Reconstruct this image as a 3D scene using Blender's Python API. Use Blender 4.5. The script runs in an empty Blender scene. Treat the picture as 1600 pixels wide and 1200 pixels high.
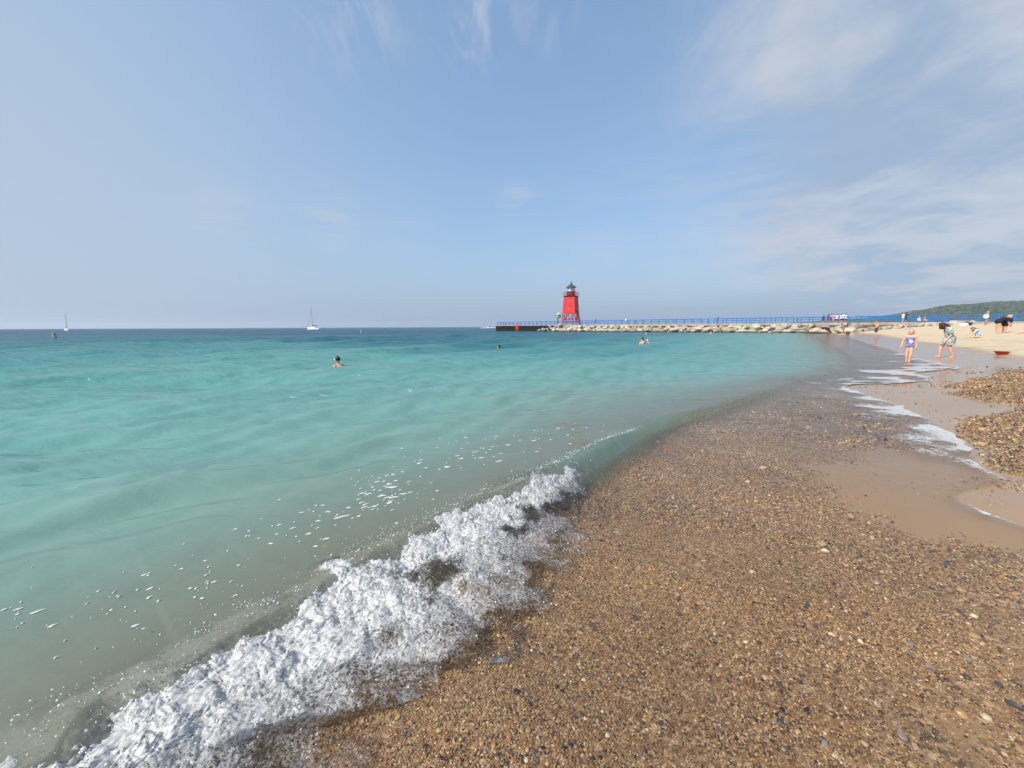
import bpy, bmesh, math, random
import numpy as np
from mathutils import Vector, Matrix, Euler

random.seed(7)
rng = np.random.default_rng(11)
sc = bpy.context.scene
COL = sc.collection
rad = math.radians

# ------------------------------------------------------------------ camera
F, H, PITCH, ROLL = 620.0, 1.5, rad(8.22), math.atan(0.0045)
cam_d = bpy.data.cameras.new('camera')
cam_d.sensor_width = 36.0
cam_d.lens = F / 1600 * 36
cam_d.clip_start = 0.05
cam_d.clip_end = 30000
cam = bpy.data.objects.new('camera', cam_d)
COL.objects.link(cam)
cam.location = (0, 0, H)
cam.rotation_euler = (Matrix.Rotation(math.pi / 2 - PITCH, 3, 'X') @ Matrix.Rotation(-ROLL, 3, 'Z')).to_euler()
sc.camera = cam

# ------------------------------------------------------------------ sky and sun
SUN_AZ, SUN_EL = rad(238), rad(46)          # azimuth clockwise from +Y (the view), so the sun is to the left and behind
SUN_DIR = Vector((math.sin(SUN_AZ) * math.cos(SUN_EL), math.cos(SUN_AZ) * math.cos(SUN_EL), math.sin(SUN_EL)))
world = bpy.data.worlds.new('World')
sc.world = world
world.use_nodes = True


class NT:
    """small helper to wire shader nodes"""
    def __init__(self, tree):
        self.t = tree
        tree.nodes.clear()

    def n(self, kind, **kw):
        nd = self.t.nodes.new(kind)
        ins = kw.pop('ins', {})
        for k, v in kw.items():
            setattr(nd, k, v)
        for k, v in ins.items():
            s = nd.inputs[k]
            if isinstance(v, bpy.types.NodeSocket):
                self.t.links.new(v, s)
            else:
                s.default_value = v
        return nd

    def link(self, a, b):
        self.t.links.new(a, b)

    def math(self, op, a, b=0.0, c=None, clamp=False):
        nd = self.n('ShaderNodeMath', operation=op, use_clamp=clamp)
        for i, v in enumerate((a, b) if c is None else (a, b, c)):
            if isinstance(v, bpy.types.NodeSocket):
                self.t.links.new(v, nd.inputs[i])
            else:
                nd.inputs[i].default_value = v
        return nd.outputs[0]

    def ss(self, v, lo, hi):
        nd = self.n('ShaderNodeMapRange', interpolation_type='SMOOTHSTEP')
        self.t.links.new(v, nd.inputs[0])
        nd.inputs[1].default_value, nd.inputs[2].default_value = lo, hi
        return nd.outputs[0]

    def mix(self, fac, a, b, blend='MIX'):
        nd = self.n('ShaderNodeMix', data_type='RGBA', blend_type=blend)
        for s, v in ((nd.inputs[0], fac), (nd.inputs[6], a), (nd.inputs[7], b)):
            if isinstance(v, bpy.types.NodeSocket):
                self.t.links.new(v, s)
            elif isinstance(v, (tuple, list)):
                s.default_value = tuple(v) + ((1.0,) if len(v) == 3 else ())
            else:
                s.default_value = v
        return nd.outputs[2]

    def noise(self, vec, scale, detail=4.0, rough=0.55, dist=0.0, out=0):
        nd = self.n('ShaderNodeTexNoise', ins={'Scale': scale, 'Detail': detail, 'Roughness': rough, 'Distortion': dist})
        if vec is not None:
            self.t.links.new(vec, nd.inputs['Vector'])
        return nd.outputs[out]

    def ramp(self, fac, stops, interp='LINEAR'):
        nd = self.n('ShaderNodeValToRGB')
        nd.color_ramp.interpolation = interp
        e = nd.color_ramp.elements
        while len(e) < len(stops):
            e.new(0.5)
        for el, (p, c) in zip(e, stops):
            el.position = p
            el.color = tuple(c) + ((1.0,) if len(c) == 3 else ())
        self.t.links.new(fac, nd.inputs[0])
        return nd.outputs[0]


w = NT(world.node_tree)
sky = w.n('ShaderNodeTexSky', sky_type='NISHITA', sun_disc=False, sun_elevation=SUN_EL, sun_rotation=SUN_AZ,
          altitude=100, air_density=1.0, dust_density=1.6, ozone_density=1.6)
tc = w.n('ShaderNodeTexCoord')
sep = w.n('ShaderNodeSeparateXYZ')
w.link(tc.outputs['Generated'], sep.inputs[0])
dx, dy, dz = sep.outputs


def lobe(px, py, size, amount=1.0):
    """a soft round region of sky about one direction"""
    x, y = (px - 800) / F, -(py - 600) / F
    d = Vector((x, math.cos(PITCH) + y * math.sin(PITCH), -math.sin(PITCH) + y * math.cos(PITCH))).normalized()
    dot = w.n('ShaderNodeVectorMath', operation='DOT_PRODUCT', ins={1: d})
    w.link(tc.outputs['Generated'], dot.inputs[0])
    k = 1.0 / (1 - math.cos(rad(size)))
    return w.math('MULTIPLY', w.math('EXPONENT', w.math('MULTIPLY', w.math('SUBTRACT', dot.outputs['Value'], 1.0), k)), amount)


def total(*a):
    r = a[0]
    for q in a[1:]:
        r = w.math('ADD', r, q)
    return r


EXPO = 0.45
HAZE = 0.00013
STR = 0.15
SK = 1.0 / (STR * 2 ** EXPO)                                     # colours below are given as they show in the picture


def shown(r, g, b):
    f = lambda c: ((c / 255 + 0.055) / 1.055) ** 2.4 * SK
    return (f(r), f(g), f(b))


zc = w.math('MAXIMUM', dz, 0.02)
# cloud layer seen in perspective: direction / height
plane = w.n('ShaderNodeCombineXYZ')
w.link(w.math('DIVIDE', dx, w.math('ADD', zc, 0.14)), plane.inputs[0])
w.link(w.math('DIVIDE', dy, w.math('ADD', zc, 0.14)), plane.inputs[1])
p = plane.outputs[0]
n_big = w.noise(p, 0.8, 4, 0.5, 0.4)
n_mid = w.noise(p, 2.2, 7, 0.58, 0.6)
n_fine = w.noise(p, 8.0, 8, 0.6, 0.4)
tex = total(w.math('MULTIPLY', n_big, 0.5), w.math('MULTIPLY', n_mid, 0.38), w.math('MULTIPLY', n_fine, 0.12))
veil = w.math('MINIMUM', total(lobe(-280, 340, 30, 0.85), lobe(100, 120, 20, 0.15)), 1.0)      # milky veil toward the left
bank = total(lobe(1540, 100, 16, 1.3), lobe(1640, 330, 15, 0.9), lobe(1340, 300, 9, 0.45), lobe(1380, 60, 9, 0.5))
bankm = w.math('MINIMUM', w.math('MULTIPLY', bank, w.math('ADD', 0.55, w.math('MULTIPLY', w.ss(tex, 0.39, 0.57), 0.75))), 0.95)
wn = w.n('ShaderNodeMapping', ins={'Rotation': (0, 0, rad(14)), 'Scale': (7.0, 2.2, 1.0)})
w.link(p, wn.inputs[0])
wisp = w.math('MULTIPLY', total(lobe(740, 35, 3.6, 1.0), lobe(545, 12, 4.5, 0.8), lobe(860, 25, 3, 0.5), lobe(1150, 60, 5, 0.5)), w.ss(w.noise(wn.outputs[0], 1.6, 8, 0.62, 0.5), 0.42, 0.68))
pm = w.n('ShaderNodeMapping', ins={'Scale': (2.4, 2.4, 18.0)})
w.link(tc.outputs['Generated'], pm.inputs[0])
streak_n = w.noise(pm.outputs[0], 2.0, 7, 0.58, 0.8)
low = total(lobe(350, 342, 3.6, 0.8), lobe(520, 342, 3.2, 0.7), lobe(808, 315, 2.2, 1.0), lobe(1180, 340, 7, 0.55), lobe(950, 380, 9, 0.4), lobe(640, 360, 4, 0.3))
streak = w.math('MULTIPLY', low, w.ss(streak_n, 0.36, 0.66))
hz = w.math('POWER', w.math('SUBTRACT', 1.0, w.math('MINIMUM', w.math('MAXIMUM', dz, 0.0), 1.0)), 5.0)   # haze low in the sky
base = w.mix(1.0, sky.outputs[0], (0.90, 0.99, 1.02), 'MULTIPLY')
c0 = w.mix(0.34, base, shown(150, 185, 220))
c1 = w.mix(w.math('MULTIPLY', hz, 0.92), c0, shown(153, 174, 202))
c2 = w.mix(w.math('MULTIPLY', veil, 0.9), c1, shown(181, 196, 214))
c3 = w.mix(w.math('MULTIPLY', bankm, 0.9), c2, w.mix(w.ss(tex, 0.40, 0.58), shown(160, 180, 206), shown(202, 208, 218)))
c4 = w.mix(w.math('MULTIPLY', w.math('MINIMUM', w.math('ADD', wisp, streak), 1.0), 0.72), c3, shown(196, 204, 220))
bg = w.n('ShaderNodeBackground', ins={'Strength': STR})
w.link(c4, bg.inputs[0])
wo = w.n('ShaderNodeOutputWorld')
w.link(bg.outputs[0], wo.inputs[0])

sun_d = bpy.data.lights.new('sun', 'SUN')
sun_d.energy = 4.5
sun_d.angle = rad(0.9)
sun_d.color = (1.0, 0.95, 0.87)
sun = bpy.data.objects.new('sun', sun_d)
COL.objects.link(sun)
sun.location = (-20, -20, 40)
sun.rotation_euler = (-SUN_DIR).to_track_quat('-Z', 'Y').to_euler()

sc.view_settings.view_transform = 'Standard'
sc.view_settings.look = 'None'
sc.view_settings.exposure = EXPO
sc.view_settings.gamma = 1.0
sc.view_settings.use_curve_mapping = False
sc.cycles.transparent_max_bounces = 24
sc.cycles.max_bounces = 8


# ------------------------------------------------------------------ where a pixel of the photograph lies in the place
def ray(px, py):
    x, y = (px - 800) / F, -(py - 600) / F
    c, s = math.cos(ROLL), math.sin(ROLL)
    x2, y2 = c * x + s * y, -s * x + c * y
    return np.array([x2, math.cos(PITCH) + y2 * math.sin(PITCH), -math.sin(PITCH) + y2 * math.cos(PITCH)])


def at(px, py, z=0.0):
    d = ray(px, py)
    return d * ((z - H) / d[2]) + np.array([0, 0, H])


def atY(px, py, Y):
    d = ray(px, py)
    return d * (Y / d[1]) + np.array([0, 0, H])


# ------------------------------------------------------------------ numpy noise and curves
_perm = rng.permutation(256)
_perm = np.concatenate([_perm, _perm, _perm])
_grad = rng.normal(size=(256, 3))
_grad /= np.linalg.norm(_grad, axis=1)[:, None]


def perlin(x, y, z=0.0):
    x, y, z = np.broadcast_arrays(np.asarray(x, float), np.asarray(y, float), np.asarray(z, float))
    xi, yi, zi = np.floor(x).astype(int), np.floor(y).astype(int), np.floor(z).astype(int)
    xf, yf, zf = x - xi, y - yi, z - zi
    xi &= 255; yi &= 255; zi &= 255
    u, v, q = (t * t * t * (t * (t * 6 - 15) + 10) for t in (xf, yf, zf))
    r = 0
    for a in (0, 1):
        for b in (0, 1):
            for c in (0, 1):
                g = _grad[_perm[_perm[_perm[xi + a] + yi + b] + zi + c]]
                d = g[..., 0] * (xf - a) + g[..., 1] * (yf - b) + g[..., 2] * (zf - c)
                r = r + d * (u if a else 1 - u) * (v if b else 1 - v) * (q if c else 1 - q)
    return r * 1.6


def fbm(x, y, z=0.0, oct=4, gain=0.5):
    r, a, f = 0, 1.0, 1.0
    for i in range(oct):
        r = r + a * perlin(x * f + 17.3 * i, y * f - 9.1 * i, z * f)
        a *= gain; f *= 2.03
    return r


def sstep(x, lo, hi):
    t = np.clip((x - lo) / (hi - lo), 0, 1)
    return t * t * (3 - 2 * t)


def smooth_curve(pts, per=12):
    P = np.array(pts, float)
    P = np.vstack([2 * P[0] - P[1], P, 2 * P[-1] - P[-2]])
    out = []
    for i in range(1, len(P) - 2):
        p0, p1, p2, p3 = P[i - 1:i + 3]
        for t in np.linspace(0, 1, per, endpoint=False):
            out.append(0.5 * (2 * p1 + (p2 - p0) * t + (2 * p0 - 5 * p1 + 4 * p2 - p3) * t ** 2 + (3 * p1 - p0 - 3 * p2 + p3) * t ** 3))
    out.append(P[-2])
    return np.array(out)


def resample(P, n, key=None):
    s = np.concatenate([[0], np.cumsum(np.linalg.norm(np.diff(P, axis=0), axis=1))])
    u = np.linspace(0, s[-1], n) if key is None else s[-1] * key
    return np.stack([np.interp(u, s, P[:, k]) for k in range(P.shape[1])], 1)


def curve_dist(X, Y, C):
    """signed distance to curve C (positive to its left) and position along it (metres)"""
    sh = X.shape
    X, Y = X.ravel(), Y.ravel()
    C = np.asarray(C, float)[:, :2]
    A, D = C[:-1], np.diff(C, axis=0)
    L2 = np.maximum((D ** 2).sum(1), 1e-12)
    Ls = np.sqrt(L2)
    S = np.concatenate([[0], np.cumsum(Ls)])
    n = len(A)
    best = np.full(X.shape, 1e18); sg = np.zeros(X.shape); along = np.zeros(X.shape)

    def test(k):
        ax, ay, vx, vy = A[k, 0], A[k, 1], D[k, 0], D[k, 1]
        px, py = X - ax, Y - ay
        t = np.clip((px * vx + py * vy) / L2[k], 0, 1)
        ex, ey = px - t * vx, py - t * vy
        d2 = ex * ex + ey * ey
        m = d2 < best
        best[m] = d2[m]; sg[m] = np.sign(vx * py - vy * px)[m]; along[m] = (S[k] + t * Ls[k])[m]
    if n < 40:
        for k in range(n):
            test(np.int64(k))
    else:                                   # nearest coarse vertex first, then only the segments about it
        st = 9
        near = np.full(X.shape, 1e18); idx = np.zeros(X.shape, np.int64)
        for k in range(0, n, st):
            e = min(k + st, n)
            vx, vy = C[e] - C[k]
            px, py = X - C[k, 0], Y - C[k, 1]
            t = np.clip((px * vx + py * vy) / (vx * vx + vy * vy), 0, 1)
            d2 = (px - t * vx) ** 2 + (py - t * vy) ** 2
            m = d2 < near
            near[m] = d2[m]; idx[m] = k
        for o in range(-5, st + 5):
            test(np.clip(idx + o, 0, n - 1))
    return (np.sqrt(best) * np.where(sg == 0, 1, sg)).reshape(sh), along.reshape(sh)


# edge of the swash, from behind the camera round to the breakwater
W_PTS = [(2.2, -6), (3.3, -2), (3.75, 1.0), (3.84, 2.5), (3.78, 2.95), (3.92, 3.33), (4.68, 3.62), (4.95, 4.0), (5.8, 4.98), (6.66, 6.2),
         (7.16, 7.24), (7.9, 9.0), (8.6, 9.9), (10.4, 10.2), (11.9, 11.2), (12.8, 12.4), (15.0, 13.4), (16.4, 14.6), (17.2, 16.4), (19.2, 19.0), (22.6, 23.4), (27.5, 30.0), (34.4, 39.3),
         (45, 53), (55.8, 68.3), (64, 79), (70, 90)]
W = smooth_curve(W_PTS, 10)
# crest of the shore break and the line where the water turns cloudy
CREST = [tuple(at(px, py, 0.2)[:2]) for px, py in [(20, 1190), (140, 1080), (290, 1020), (380, 965), (500, 905), (600, 845), (700, 800), (800, 750), (880, 715)]]
B_PTS = [(-9, -9), (-4.2, -2.6), (-2.3, 0.1)] + CREST[:] + [(1.10, 4.55), (1.75, 5.40), (2.5, 6.2), (3.9, 7.3), (7.2, 10.2), (10.2, 12.6), (13.6, 16.0), (20.6, 25.4), (31.5, 41.0), (52, 70), (61, 82), (67, 93)]
Bc = smooth_curve(B_PTS, 8)
# front edge of the pier deck
P_A, P_B, P_C = at(775, 517, 0)[:2], atY(1300, 508, 79)[:2], atY(1600, 506, 68)[:2]
P_D = P_C + (P_C - P_B) / np.linalg.norm(P_C - P_B) * 60
PIER = np.array([P_A, P_B, P_C, P_D])
DECK_Z = 2.0
PIER_W = 5.0


def pier_beyond(X, Y):
    """distance behind the pier's front edge (positive = the far side)"""
    d, a = curve_dist(X, Y, np.vstack([PIER[0] + (PIER[0] - PIER[1]) * 0.0, PIER]) if False else PIER)
    return d, a


def ground_z(X, Y, dW=None, sB=None):
    if dW is None:
        dW = -curve_dist(X, Y, W)[0]
    if sB is None:
        sB = curve_dist(X, Y, Bc)[0]
    inland = 1.75 * (1 - np.exp(-(np.maximum(dW, 0) / 11.0) ** 1.5)) + 0.012 * np.minimum(np.maximum(dW, 0), 3)
    f = np.clip(-dW / np.maximum(-dW + np.maximum(-sB, 0) + 1e-6, 1e-6), 0, 1)     # 0 at the swash edge, 1 at the break
    swash = -0.10 * f
    sea = -0.10 - np.minimum(0.10 * np.maximum(sB, 0), 4.0)
    z = np.where(dW > 0, inland, np.where(sB > 0, sea, swash))
    r = np.hypot(X, Y)
    z = z + np.where(dW > 1.0, 0.05 * sstep(dW, 2, 8) * fbm(X * 0.35, Y * 0.35, oct=3), 0) * sstep(60 - r, 0, 30)
    z = z + 0.012 * fbm(X * 1.1 + 4, Y * 1.1, oct=2) * sstep(12 - r, 0, 6)
    pb, _ = pier_beyond(X, Y)
    return np.where((pb > PIER_W * 0.5) & (Y > 20), np.minimum(z, -1.5 + 0 * z), z)


def ground_at(x, y):
    return float(ground_z(np.array([x]), np.array([y]))[0])


def hit(px, py):
    """where the line of sight through a pixel meets the ground"""
    d = ray(px, py)
    ts = np.geomspace(0.8, 140, 900)
    X, Y, Z = d[0] * ts, d[1] * ts, H + d[2] * ts
    g = ground_z(X, Y)
    k = np.argmax(Z < g)
    if not (Z < g).any():
        k = len(ts) - 1
    return np.array([X[k], Y[k], g[k]])


# ------------------------------------------------------------------ mesh helpers
def fast_mesh(name, V, Fc, smooth=True):
    V = np.asarray(V, np.float32); Fc = np.asarray(Fc, np.int32)
    a_, b_ = V[Fc[:, 1]] - V[Fc[:, 0]], V[Fc[:, -1]] - V[Fc[:, 0]]
    if (a_[:, 0] * b_[:, 1] - a_[:, 1] * b_[:, 0]).sum() < 0:          # faces look up
        Fc = np.ascontiguousarray(Fc[:, ::-1])
    me = bpy.data.meshes.new(name)
    me.vertices.add(len(V)); me.vertices.foreach_set('co', V.ravel())
    k = Fc.shape[1]
    me.loops.add(Fc.size); me.loops.foreach_set('vertex_index', Fc.ravel())
    me.polygons.add(len(Fc))
    me.polygons.foreach_set('loop_start', np.arange(0, Fc.size, k, dtype=np.int32))
    me.update(calc_edges=True)
    if smooth:
        me.polygons.foreach_set('use_smooth', np.ones(len(Fc), bool))
    me.validate()
    return me


def grid_faces(n, m):
    i, j = np.meshgrid(np.arange(n - 1), np.arange(m - 1), indexing='ij')
    a = (i * m + j).ravel()
    return np.stack([a, a + m, a + m + 1, a + 1], 1)


def set_attr(me, name, vals, kind='FLOAT'):
    a = me.attributes.new(name, kind, 'POINT')
    key = {'FLOAT': 'value', 'FLOAT_COLOR': 'color', 'FLOAT_VECTOR': 'vector', 'INT': 'value'}[kind]
    a.data.foreach_set(key, np.ascontiguousarray(vals, np.int32 if kind == 'INT' else np.float32).ravel())


def link(name, me, mat=None, parent=None, kind=None):
    o = bpy.data.objects.new(name, me)
    COL.objects.link(o)
    if mat is not None and not me.materials:
        me.materials.append(mat)
    if parent is not None:
        o.parent = parent
    if kind:
        o['kind'] = kind
    return o


def thing(name, label, cat, loc=(0, 0, 0), rz=0.0, group=None):
    o = bpy.data.objects.new(name, None)
    o.empty_display_size = 0.2
    COL.objects.link(o)
    o.location = loc
    o.rotation_euler = (0, 0, rz)
    o['label'] = label
    o['category'] = cat
    if group:
        o['group'] = group
    return o


def tag(o, label, cat, group=None):
    o['label'] = label; o['category'] = cat
    if group:
        o['group'] = group
    return o


def copy_tree(o, parent=None):
    c = o.copy()
    COL.objects.link(c)
    c.parent = parent
    for ch in o.children:
        copy_tree(ch, c)
    return c


def bm_mesh(name, bm, smooth=False):
    me = bpy.data.meshes.new(name)
    bm.normal_update()
    bm.to_mesh(me)
    bm.free()
    if smooth:
        for q in me.polygons:
            q.use_smooth = True
    return me


def box(bm, c, s, rot=None):
    m = Matrix.Translation(c)
    if rot is not None:
        m = m @ rot
    bmesh.ops.create_cube(bm, size=1, matrix=m @ Matrix.Diagonal((s[0], s[1], s[2], 1)))


def bar(bm, a, b, r, seg=8, r2=None):
    a, b = Vector(a), Vector(b)
    d = b - a
    m = Matrix.Translation((a + b) / 2) @ d.to_track_quat('Z', 'Y').to_matrix().to_4x4()
    bmesh.ops.create_cone(bm, cap_ends=True, segments=seg, radius1=r, radius2=r if r2 is None else r2, depth=d.length, matrix=m)


def loft(bm, rings, cap=True):
    """closed rings of equal length joined one to the next"""
    vs = [[bm.verts.new(q) for q in ring] for ring in rings]
    n = len(vs[0])
    for a, b in zip(vs[:-1], vs[1:]):
        for i in range(n):
            bm.faces.new((a[i], a[(i + 1) % n], b[(i + 1) % n], b[i]))
    if cap:
        bm.faces.new(list(reversed(vs[0]))); bm.faces.new(vs[-1])


# ------------------------------------------------------------------ materials
def material(name):
    m = bpy.data.materials.new(name)
    m.use_nodes = True
    return m, NT(m.node_tree)


def out(nt, sh, disp=None):
    o = nt.n('ShaderNodeOutputMaterial')
    nt.link(sh, o.inputs[0])
    return o


def simple(name, color, rough=0.6, var=0.12, scale=6.0, spec=0.4, bump=0.0, metal=0.0):
    """a plain material with some wear: colour drifts with noise in the object's own space"""
    m, t = material(name)
    tcn = t.n('ShaderNodeTexCoord')
    n = t.noise(tcn.outputs['Object'], scale, 5, 0.6)
    dark = tuple(c * (1 - var * 2) for c in color)
    lite = tuple(min(c * (1 + var), 1) for c in color)
    col = t.mix(t.ss(n, 0.3, 0.7), dark, lite)
    b = t.n('ShaderNodeBsdfPrincipled', ins={'Roughness': rough, 'Specular IOR Level': spec, 'Metallic': metal})
    t.link(col, b.inputs['Base Color'])
    if bump:
        bn = t.n('ShaderNodeBump', ins={'Strength': 0.6, 'Distance': bump})
        t.link(t.noise(tcn.outputs['Object'], scale * 3, 6, 0.65), bn.inputs['Height'])
        t.link(bn.outputs[0], b.inputs['Normal'])
    out(t, b.outputs[0])
    return m


M = {}
M['concrete'] = simple('concrete', (0.40, 0.33, 0.25), 0.85, 0.22, 0.6, 0.2, 0.02)
M['pile'] = simple('rusted_steel', (0.022, 0.019, 0.018), 0.7, 0.3, 0.8, 0.3)
M['blue'] = simple('blue_paint', (0.022, 0.165, 0.47), 0.45, 0.12, 1.5)
M['red'] = simple('red_paint', (0.62, 0.022, 0.02), 0.5, 0.08, 0.7)
M['darkred'] = simple('dark_red_paint', (0.10, 0.010, 0.018), 0.5, 0.1, 1.0)
M['black'] = simple('black_paint', (0.018, 0.022, 0.024), 0.45, 0.15, 1.0)
M['roofgrey'] = simple('lantern_roof', (0.05, 0.065, 0.065), 0.45, 0.15, 1.0)
M['orange'] = simple('orange_paint', (0.75, 0.10, 0.03), 0.5, 0.08, 1.0)
M['green'] = simple('green_board', (0.0, 0.17, 0.075), 0.5, 0.05, 1.0)
M['white'] = simple('white_paint', (0.80, 0.80, 0.78), 0.4, 0.05, 1.0)
M['grey'] = simple('grey_paint', (0.25, 0.27, 0.28), 0.5, 0.1, 1.0)
M['alu'] = simple('mast_metal', (0.16, 0.17, 0.19), 0.4, 0.1, 1.0)
M['canvas'] = simple('dark_canvas', (0.03, 0.04, 0.06), 0.8, 0.1, 1.0)
M['wood'] = simple('weathered_wood', (0.33, 0.24, 0.17), 0.8, 0.2, 3.0)
M['glasslit'] = simple('lantern_glass', (0.55, 0.62, 0.66), 0.1, 0.04, 1.0, 0.6)
M['windowglass'] = simple('window_glass', (0.22, 0.25, 0.22), 0.15, 0.04, 1.0, 0.6)
M['buoy'] = simple('weathered_buoy', (0.42, 0.42, 0.40), 0.6, 0.25, 3.0)
M['redplastic'] = simple('red_plastic', (0.42, 0.018, 0.012), 0.35, 0.06, 8.0, 0.5)


def skin_mat(name, c):
    m, t = material(name)
    tcn = t.n('ShaderNodeTexCoord')
    n = t.noise(tcn.outputs['Object'], 7.0, 4)
    col = t.mix(n, tuple(x * 0.86 for x in c), tuple(min(1, x * 1.1) for x in c))
    b = t.n('ShaderNodeBsdfPrincipled', ins={'Roughness': 0.5, 'Specular IOR Level': 0.4})
    t.link(col, b.inputs['Base Color'])
    out(t, b.outputs[0])
    return m


M['skin'] = skin_mat('skin_fair', (0.58, 0.31, 0.20))
M['skin2'] = skin_mat('skin_tanned', (0.48, 0.23, 0.14))
M['blond'] = simple('blond_hair', (0.46, 0.27, 0.09), 0.5, 0.25, 30.0)
M['brown'] = simple('brown_hair', (0.045, 0.018, 0.012), 0.45, 0.3, 30.0)
M['darkhair'] = simple('dark_hair', (0.018, 0.014, 0.013), 0.45, 0.3, 30.0)
M['lightbrown'] = simple('light_brown_hair', (0.15, 0.075, 0.035), 0.5, 0.25, 30.0)
M['cloth_black'] = simple('black_cloth', (0.012, 0.012, 0.014), 0.85, 0.1, 12.0)
M['cloth_white'] = simple('white_cloth', (0.75, 0.73, 0.72), 0.85, 0.06, 12.0)
M['cloth_grey'] = simple('charcoal_cloth', (0.05, 0.05, 0.055), 0.85, 0.15, 12.0)
M['cloth_navy'] = simple('navy_cloth', (0.015, 0.02, 0.06), 0.85, 0.1, 12.0)
M['cloth_pink'] = simple('pink_cloth', (0.62, 0.30, 0.30), 0.85, 0.1, 12.0)
M['cloth_olive'] = simple('olive_cloth', (0.08, 0.08, 0.045), 0.85, 0.1, 12.0)
M['cloth_cyan'] = simple('pale_blue_cloth', (0.42, 0.58, 0.70), 0.85, 0.35, 14.0)
M['cloth_brown'] = simple('brown_cloth', (0.22, 0.13, 0.09), 0.85, 0.1, 12.0)


def dots_mat():
    m, t = material('navy_dotted_swimsuit')
    tcn = t.n('ShaderNodeTexCoord')
    mp = t.n('ShaderNodeMapping', ins={'Scale': (20, 20, 20), 'Rotation': (0, rad(45), 0)})
    t.link(tcn.outputs['Object'], mp.inputs[0])
    s = t.n('ShaderNodeSeparateXYZ')
    t.link(mp.outputs[0], s.inputs[0])
    fx = t.math('SUBTRACT', t.math('FRACT', s.outputs[0]), 0.5)
    fz = t.math('SUBTRACT', t.math('FRACT', s.outputs[2]), 0.5)
    r = t.math('SQRT', t.math('ADD', t.math('MULTIPLY', fx, fx), t.math('MULTIPLY', fz, fz)))
    dot = t.math('LESS_THAN', r, 0.27)
    col = t.mix(dot, (0.012, 0.018, 0.20), (0.62, 0.66, 0.80))
    # pale pink print on the chest
    so = t.n('ShaderNodeSeparateXYZ')
    t.link(tcn.outputs['Object'], so.inputs[0])
    ex = t.math('DIVIDE', t.math('ADD', so.outputs[0], t.math('MULTIPLY', t.noise(tcn.outputs['Object'], 25), 0.05)), 0.075)
    ez = t.math('DIVIDE', t.math('SUBTRACT', so.outputs[2], 0.86), 0.075)
    e = t.math('ADD', t.math('MULTIPLY', ex, ex), t.math('MULTIPLY', ez, ez))
    e = t.math('ADD', e, t.math('MULTIPLY', t.math('SUBTRACT', t.noise(tcn.outputs['Object'], 32), 0.5), 2.2))
    col = t.mix(t.math('LESS_THAN', e, 0.8), col, (0.70, 0.45, 0.52))
    b = t.n('ShaderNodeBsdfPrincipled', ins={'Roughness': 0.6})
    t.link(col, b.inputs['Base Color'])
    out(t, b.outputs[0])
    return m


def floral_mat():
    m, t = material('floral_dress')
    tcn = t.n('ShaderNodeTexCoord')
    o = tcn.outputs['Object']
    base_ = t.mix(t.ss(t.noise(o, 10, 3), 0.42, 0.58), (0.42, 0.45, 0.41), (0.22, 0.26, 0.25))
    v = t.n('ShaderNodeTexVoronoi', ins={'Scale': 13.0, 'Randomness': 1.0})
    t.link(o, v.inputs['Vector'])
    leaf = t.math('LESS_THAN', t.math('ADD', v.outputs['Distance'], t.math('MULTIPLY', t.noise(o, 40), 0.3)), 0.42)
    base_ = t.mix(leaf, base_, (0.03, 0.045, 0.06))
    v2 = t.n('ShaderNodeTexVoronoi', ins={'Scale': 5.0, 'Randomness': 1.0})
    t.link(o, v2.inputs['Vector'])
    rose = t.math('LESS_THAN', t.math('ADD', v2.outputs['Distance'], t.math('MULTIPLY', t.noise(o, 30), 0.3)), 0.40)
    base_ = t.mix(rose, base_, (0.60, 0.36, 0.36))
    b = t.n('ShaderNodeBsdfPrincipled', ins={'Roughness': 0.8})
    t.link(base_, b.inputs['Base Color'])
    out(t, b.outputs[0])
    return m


M['dots'] = dots_mat()
M['floral'] = floral_mat()


def boulder_mat():
    m, t = material('limestone_boulder')
    tcn = t.n('ShaderNodeTexCoord')
    oi = t.n('ShaderNodeObjectInfo')
    o = tcn.outputs['Object']
    n = t.noise(o, 2.2, 8, 0.65)
    col = t.ramp(t.math('ADD', t.math('MULTIPLY', n, 0.7), t.math('MULTIPLY', oi.outputs['Random'], 0.3)),
                 [(0.15, (0.095, 0.080, 0.062)), (0.38, (0.235, 0.20, 0.155)), (0.60, (0.42, 0.365, 0.285)), (0.85, (0.29, 0.26, 0.225))])
    # dark wet algae band near the water line
    geo = t.n('ShaderNodeNewGeometry')
    s = t.n('ShaderNodeSeparateXYZ')
    t.link(geo.outputs['Position'], s.inputs[0])
    wet = t.math('SUBTRACT', 1.0, t.ss(t.math('ADD', s.outputs[2], t.math('MULTIPLY', n, -0.25)), 0.0, 0.28))
    col = t.mix(t.math('MULTIPLY', wet, 0.9), col, (0.025, 0.025, 0.02))
    b = t.n('ShaderNodeBsdfPrincipled', ins={'Roughness': 0.9, 'Specular IOR Level': 0.2})
    t.link(col, b.inputs['Base Color'])
    bn = t.n('ShaderNodeBump', ins={'Strength': 0.8, 'Distance': 0.12})
    t.link(t.noise(o, 4.0, 8, 0.7), bn.inputs['Height'])
    t.link(bn.outputs[0], b.inputs['Normal'])
    out(t, b.outputs[0])
    return m


M['boulder'] = boulder_mat()


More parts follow.
